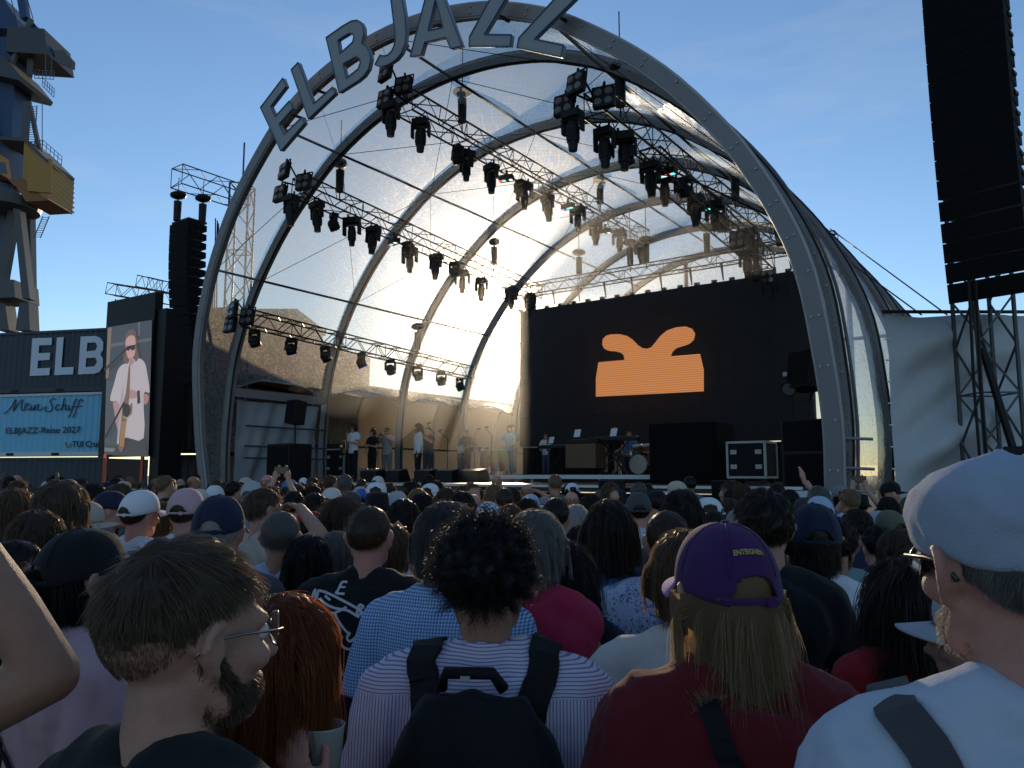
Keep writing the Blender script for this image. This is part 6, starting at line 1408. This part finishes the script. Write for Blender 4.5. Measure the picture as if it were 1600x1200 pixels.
for px, yt, D, lab, hr, ht, shirt, op in MIDDLE:
    op = dict(op); gl = op.pop('glasses', 0); ph = op.pop('phone', 0); lod = op.pop('lod', 2 if D < 6.6 else 3)
    if D >= 6.6 and ph: lod = 2
    t, hm = person(px, yt, D, lab, hair=hr, hat=ht, shirt=shirt, lod=lod, group='onlookers in the middle rows', trousers=random.choice(['denim', 'black', 'navy', 'khaki']), **op)
    if gl: glasses(t, hm, rnd=gl == 1, dark=gl == 2)
    if op.get('pose') in ('phone', 'camera'):
        bpy.context.view_layer.update(); cam_ = op['pose'] == 'camera'
        ph_ = thing('camera' if cam_ else 'smartphone', ('small dark camera' if cam_ else 'dark smartphone')+' held up by the '+('woman in pink' if cam_ else 'person in black hat' if 'black hat' in lab else 'person below the subwoofer'), 'camera' if cam_ else 'phone'); ph_.matrix_world = t.matrix_world @ Matrix.Translation(V(0, .30, 1.70 if cam_ else 1.915))
        MB().box((0, 0, 0), (.15, .012 if not cam_ else .05, .075)).build('case', blackp, ph_, bevel=.004); MB().box((0, -.008 if not cam_ else -.027, 0), (.138, .003, .066)).build('screen', phone_m, ph_)

# ------------------------------------------------------------------ the far rows up to the stage barrier
LAND = [(170, 'below the containers'), (330, 'below the side screen'), (500, 'before the left arch legs'), (620, 'before the horn players'), (760, 'before the singer and guitarist'), (900, 'before the percussion'), (1040, 'before the keyboards'), (1140, 'before the draped box'), (1330, 'before the flight case'), (1500, 'before the right arch leg')]
def front_depth(px):      # distance of the stage front along this column
    u = (px-800)/F; p0 = S(0, -1.6, 0); d = V(u, 1, 0); return (AX.dot(p0))/(AX.dot(d))
taken = [(o.location.x, o.location.y) for o, _, _ in PEOPLE]; FAR = []
tries = 0
while len(FAR) < 150 and tries < 9000:
    tries += 1; px = random.uniform(-20, 1420); dm = min(19.5, front_depth(px)-1.9)
    if dm < 6.8: continue
    D = math.sqrt(random.uniform(6.8**2, dm**2)); p = at_depth(px, 742, D)
    if any((p.x-x)**2+(p.y-y)**2 < .52**2 for x, y in taken): continue
    taken.append((p.x, p.y)); FAR.append((px, D))
FAR.sort(); seen = {}; specs = []
for px, D in FAR:
    fem = random.random() < .45; h = random.gauss(1.66 if fem else 1.77, .06); h = min(1.86, max(1.55, h))
    hc = random.choice(['black', 'dark', 'dark', 'brown', 'brown', 'light', 'blond', 'grey', 'ash']); st = random.choice(['bob', 'mid', 'ponytail', 'long', 'shaggy']) if fem else random.choice(['short', 'crop', 'short', 'mid', 'bald'])
    ht = None
    if random.random() < .26: ht = ('cap', random.choice(['white', 'navy', 'black', 'beige', 'grey', 'cream', 'blue', 'darkgrey', 'smoke']), random.choice([0, 0, -40, 40, 180]))
    sc_ = random.choice(['white', 'black', 'navy', 'grey', 'darkgrey', 'beige', 'lightblue', 'blue', 'olive', 'red', 'green'])
    where = next(n for x, n in LAND if px < x); hd = f'{ht[1]} cap' if ht else ('balding head' if st == 'bald' else f'{hc} hair'); lab = f'far onlooker with {hd} and {sc_} top {where}'
    specs.append([px, D, h, fem, (st, hc), ht, sc_, lab])
from collections import Counter
cnt = Counter(s_[-1] for s_ in specs); run = Counter()
for px, D, h, fem, hr, ht, sc_, lab in specs:
    if cnt[lab] > 1: run[lab] += 1; lab = f'{lab}, {ORD[run[lab]-1]} from left'
    _r = random.random(); ex = dict(yaw=random.choice([-75, -50, 60, 80, 150])) if _r < .14 else dict(pose=random.choice(['one_up', 'brow'])) if _r < .20 else {}
    person(px, 0, D, lab, hair=hr, hat=ht, shirt=('tee', sc_), skin=random.choice(['fair', 'fair', 'pink', 'tan', 'brown']), fem=fem, lod=3, height=h, **ex, group='onlookers in the far rows', trousers=random.choice(['denim', 'black', 'navy']))
# crowd barrier in front of the stage
for i in range(8):
    s0 = 1.0+i*1.95; t = thing('crowd_barrier', f'black steel crowd barrier before the stage, {ORD[i]} from left', 'barrier', S(s0+.95, -1.55, 0), 'crowd barriers', R=STAGE_ROT)
    MB().box((0, 0, .62), (1.85, .03, 1.1)).build('panel', blackm, t); MB().tube((-.95, 0, 1.2), (.95, 0, 1.2), .03).build('top_rail', steel, t)
    for x in (-.85, .85): MB().bar((x, 0, 1.15), (x, .85, .05), .05).build('brace', steel, t)

# ------------------------------------------------------------------ the band
def band(px, D, h, lab, **k):
    k.setdefault('yaw', 180+math.degrees(TH)-random.uniform(0, 25)); return person(px, 0, D, lab, height=h, ground=k.pop('ground', DECK), group='band on stage', pos=on_deck(px, D)+UP*(k.pop('dz', 0)), **k)
brass = mat('brass', (.45, .28, .10), .25, .9)
def attach(name, lab, cat, t): bpy.context.view_layer.update(); o = thing(name, lab, cat); o.matrix_world = t.matrix_world.copy(); return o
t, hm = band(551, 24.7, 1.82, 'long-haired saxophonist in white shirt at the left of the stage', hair=('shaggy', 'brown'), shirt=('tee', 'white'), trousers='black', pose='sax', lod=2); glasses(t, hm, False, True)
sx_o = attach('saxophone', 'brass tenor saxophone played by the long-haired musician', 'saxophone', t)
MB().pipe([V(0, .15, 1.53), V(.0, .22, 1.54), V(.02, .27, 1.48), V(.04, .27, 1.2), V(.06, .28, .86), V(.07, .34, .80), V(.07, .40, .86), V(.06, .42, 1.0), V(.06, .46, 1.1)], [.008, .010, .013, .02, .028, .035, .04, .05, .075], 10).build('tube', brass, sx_o, smooth=True)
k_ = MB()
for z in np.linspace(.92, 1.4, 10): k_.ell((.05, .30, z), (.014, .012, .014))
k_.build('keys', brass, sx_o)
t, hm = band(581, 25.6, 1.70, 'dark-clothed horn player beside the saxophonist', hair=('mid', 'dark'), shirt=('tee', 'black'), trousers='black', fem=True, pose='sax', lod=2)
t, hm = band(604, 26.2, 1.79, 'trumpeter in pale striped shirt and sunglasses', hair=('short', 'dark'), shirt=('shirt', pattern_mat('wide_stripes', 'check', (.5, .48, .47), (.25, .22, .22))), trousers='grey', pose='trumpet', lod=2); glasses(t, hm, False, True)
def trumpet(lab, t):
    o = attach('trumpet', lab, 'trumpet', t); MB().pipe([V(0, .14, 1.50), V(0, .40, 1.50), V(0, .55, 1.50), V(0, .62, 1.50)], [.007, .009, .016, .055], 10).build('bell', brass, o, smooth=True)
    b = MB(); b.pipe([V(0, .26, 1.50), V(0, .22, 1.45), V(0, .42, 1.45), V(0, .46, 1.49)], .008, 6)
    for y in (.30, .325, .35): b.tube((0, y, 1.42), (0, y, 1.54), .010)
    b.build('valves', brass, o)
trumpet('brass trumpet raised by the player in pale striped shirt', t)
t, hm = band(653, 23.6, 1.76, 'long-haired singer in white shirt and wide black trousers', hair=('long', 'dark'), shirt=('long', 'white'), trousers='black', lod=2, yaw=250)
t, hm = band(668, 26.2, 1.80, 'musician with raised trumpet behind the singer', hair=('short', 'dark'), shirt=('tee', 'darkgrey'), trousers='darkgrey', pose='trumpet', lod=2); trumpet('brass trumpet raised behind the singer', t)
t, hm = band(728, 27.2, 1.78, 'guitarist in dark polo shirt with pale blue guitar', hair=('short', 'dark'), shirt=('shirt', 'navy'), trousers='black', pose='guitar', lod=2)
g = attach('electric_guitar', 'pale blue electric guitar of the guitarist', 'guitar', t)
body_ = catmull([(.20, -.02, 0), (.24, .12, 0), (.12, .10, 0), (.02, .13, 0), (-.04, .10, 0), (-.02, .03, 0), (-.06, -.06, 0), (.02, -.12, 0), (.12, -.10, 0), (.22, -.14, 0)], 4, closed=True)
MB().prism([(p.x, p.y) for p in body_], V(0, .22, 1.08), V(1, 0, -.12), V(.12, 0, 1), V(0, -1, 0), .045).build('body', mat('guitar_blue', (.35, .55, .62), .25), g); MB().bar((-.02, .225, 1.09), (-.52, .26, 1.20), .05, .025).build('neck', mat('maple', (.35, .2, .09), .4), g); MB().box((-.58, .262, 1.215), (.16, .02, .07)).build('headstock', mat('maple', (.35, .2, .09), .4), g)
MB().box((.08, .19, 1.07), (.10, .015, .06)).build('pickguard', whitep, g)
band(796, 28.0, 1.78, 'percussionist in teal light behind the congas', hair=('short', 'dark'), shirt=('tee', 'blue'), pose='keys', lod=2, dz=.2)
band(801, 30.5, 1.95, 'second percussionist behind the first one, dark cap of hair', hair=('short', 'black'), shirt=('tee', 'grey'), pose='keys', lod=3, dz=.2)
band(853, 28.6, 1.50, 'keyboard player with pale hair and white t-shirt', hair=('short', 'grey'), shirt=('tee', 'white'), pose='keys', lod=2, dz=.2, seated=False)
t, hm = band(962, 22.6, 1.34, 'seated bearded organist in black t-shirt', hair=('bald', 'grey'), shirt=('tee', 'black'), pose='keys', lod=2, seated=True, dz=.25, shorts=True, trousers='darkgrey'); beard(t, hm, 'grey', 700, .02, .005)
band(984, 24.4, 1.36, 'seated drummer in blue t-shirt behind the organist', hair=('short', 'dark'), shirt=('tee', 'blue'), pose='keys', lod=2, seated=True, dz=.25)
# instruments and stands
chrome = mat('chrome', (.5, .5, .52), .2, .9); shell_m = mat('drum_shell', (.18, .06, .03), .35); skin_m = mat('drum_skin', (.6, .58, .52), .6)
def drum(parent, c, r, h, ax=UP, m=shell_m):
    c = Vector(c); d = MB().tube(c, c+ax*h, r, n=20).build('shell', m, parent); MB().tube(c+ax*h, c+ax*(h+.012), r*.98, n=20).build('drum_skin', skin_m, d)
    b = MB()
    for q in (0.02, h-.02): b.pipe([c+ax*q+(ax.orthogonal().normalized()*math.cos(a)+ax.cross(ax.orthogonal().normalized())*math.sin(a))*r*1.03 for a in np.linspace(0, 2*math.pi, 21)], .012, 5)
    b.build('hoop', chrome, d)
for k, px in enumerate((757, 772, 786)):
    t = thing('conga', f'tall wooden conga drum before the percussionist, {ORD[k]} from left', 'drum', on_deck(px, 27.3)+UP*.2, 'congas', R=rotz(-TH))
    b = MB(); b.loft([ring(0, 0, z, r, r, 20) for r, z in ((.13, .12), (.17, .4), (.185, .6), (.15, .85))]); b.build('shell', shell_m, t, smooth=True); MB().tube((0, 0, .85), (0, 0, .865), .15, n=20).build('drum_skin', skin_m, t)
    for a in (0, 2.1, 4.2): MB().tube((.16*math.cos(a), .16*math.sin(a), .45), (.26*math.cos(a), .26*math.sin(a), 0), .012).build('leg', chrome, t)
tb = thing('timbales', 'pair of shallow metal drums beside the congas', 'drum', on_deck(748, 27.8)+UP*.2, R=rotz(-TH))
for x in (-.2, .2): drum(tb, (x, 0, .82), .18, .16, m=chrome)
for x in (-.35, .35): MB().tube((x, 0, .9), (x*1.1, 0, 0), .012).build('leg', chrome, tb)
kit = thing('drum_kit', 'drum kit on the riser in front of the video wall', 'drum kit', on_deck(1000, 23.2)+UP*.2, R=rotz(-TH))
drum(kit, (0, .3, .30), .29, .42, V(0, -1, 0)); drum(kit, (-.35, -.05, .55), .17, .15, m=chrome); drum(kit, (.45, .05, .28), .21, .36); drum(kit, (-.16, .2, .68), .15, .2, V(0, -.25, .97)); drum(kit, (.18, .2, .68), .16, .22, V(0, -.25, .97))
for x, y, z, r in ((-.75, .1, 1.05, .24), (.72, .2, 1.12, .27), (.15, .55, 1.25, .25), (-.55, -.15, .85, .18)):
    MB().tube((x, y, z), (x, y, z+.025), r, .03, n=22).build('cymbal', brass, kit); st_ = MB(); st_.tube((x, y, 0), (x, y, z+.06), .012); 
    for a in (0, 2.1, 4.2): st_.tube((x, y, .35), (x+.25*math.cos(a), y+.25*math.sin(a), 0), .010)
    st_.build('stand', chrome, kit)
def keyboard(px, D, lab, h=.95, w_=1.25, wood=False, z=.2):
    t = thing('electric_organ' if wood else 'keyboard', lab, 'organ' if wood else 'keyboard', on_deck(px, D)+UP*z, R=rotz(-TH))
    if wood: MB().box((0, 0, h/2+.05), (w_, .6, h-.25)).build('cabinet', mat('organ_wood', (.10, .045, .018), .45, var=.3, vscale=6), t, bevel=.02)
    else:
        b = MB()
        for sg in (-1, 1): b.bar((-.42*sg, -.12, 0), (.42*sg, .1, h-.05), .035)
        b.build('x_stand', blackm, t)
    MB().box((0, 0, h), (w_, .36, .11)).build('case', blackp, t, bevel=.015); MB().box((0, .12, h+.062), (w_*.92, .13, .014)).build('white_keys', whitep, t)
    kb = MB()
    for i in range(28):
        if i % 7 not in (2, 6): kb.box((-w_*.45+i*w_*.9/28, .09, h+.076), (.014, .07, .012))
    kb.build('black_keys', blackm, t); return t
keyboard(868, 26.6, 'black keyboard on a stand before the pale-haired player'); keyboard(915, 22.2, 'brown wooden organ left of the organist', wood=True, w_=1.0); keyboard(960, 21.8, 'long black keyboard in front of the organist', h=1.0, w_=1.5)
ms_n = [0]
def mic_stand(px, D, h, boom, z=0):
    ms_n[0] += 1; t = thing('microphone_stand', f'thin black microphone stand on stage, {ORD[ms_n[0]-1]} from left', 'microphone stand', on_deck(px, D)+UP*z, 'microphone stands', R=rotz(-TH))
    MB().tube((0, 0, 0), (0, 0, h), .012).build('pole', blackm, t); MB().tube((-boom*.3, 0, h-.1), (boom, 0, h+.25), .009).build('boom', blackm, t); MB().cap((boom, 0, h+.25), (boom+.13, 0, h+.27), .014, .026).build('microphone', darkf, t)
    b = MB()
    for a in (0, 2.1, 4.2): b.tube((0, 0, .06), (.28*math.cos(a), .28*math.sin(a), .01), .010, n=5)
    b.build('tripod', blackm, t)
for a in ((540, 24.0, 1.4, .3), (590, 24.8, 1.45, -.3), (628, 23.8, 1.3, .5), (676, 23.4, 1.5, -.25), (699, 24.6, 1.35, -.4), (741, 26.6, 1.5, .1), (768, 27.0, 1.4, -.3, .2), (905, 22.4, 1.5, .6, .2), (982, 21.6, 1.6, -.25, .2)): mic_stand(*a)
for k, (px, D, x0) in enumerate(((903, 22.4, 0), (960, 21.9, 0), (862, 26.8, 0))):
    t = thing('music_stand', f'music stand with white sheet among the keyboards, {ORD[k]} nearest organ', 'music stand', on_deck(px, D)+UP*.2, 'music stands', R=rotz(-TH)); MB().tube((0, 0, 0), (0, 0, 1.05), .012).build('pole', blackm, t); MB().box((0, -.02, 1.18), (.32, .02, .26), Matrix.Rotation(-.4, 3, 'X')).build('desk', blackm, t); MB().box((.02, -.04, 1.19), (.2, .004, .24), Matrix.Rotation(-.4, 3, 'X')).build('sheet', mat('paper', (.7, .72, .8), .7), t)

# the green stage lamp that tints the percussion
gl_ = wash(); gl_.matrix_world = Matrix.Translation(S(7.2, 5.2, 7.3)) @ Matrix.Rotation(-TH, 4, 'Z'); tag(gl_, 'round wash light over the percussion giving green light', 'stage light')
gs = bpy.data.lights.new('green_beam', 'SPOT'); gs.energy = 900; gs.color = (.04, .85, .5); gs.spot_size = math.radians(16); gs.spot_blend = .5; gs.shadow_soft_size = .1
go = bpy.data.objects.new('green_beam', gs); C.objects.link(go); src = S(7.2, 5.1, 6.75); go.location = src; go.rotation_euler = (on_deck(800, 27.8)+UP*.9-src).to_track_quat('-Z', 'Y').to_euler()
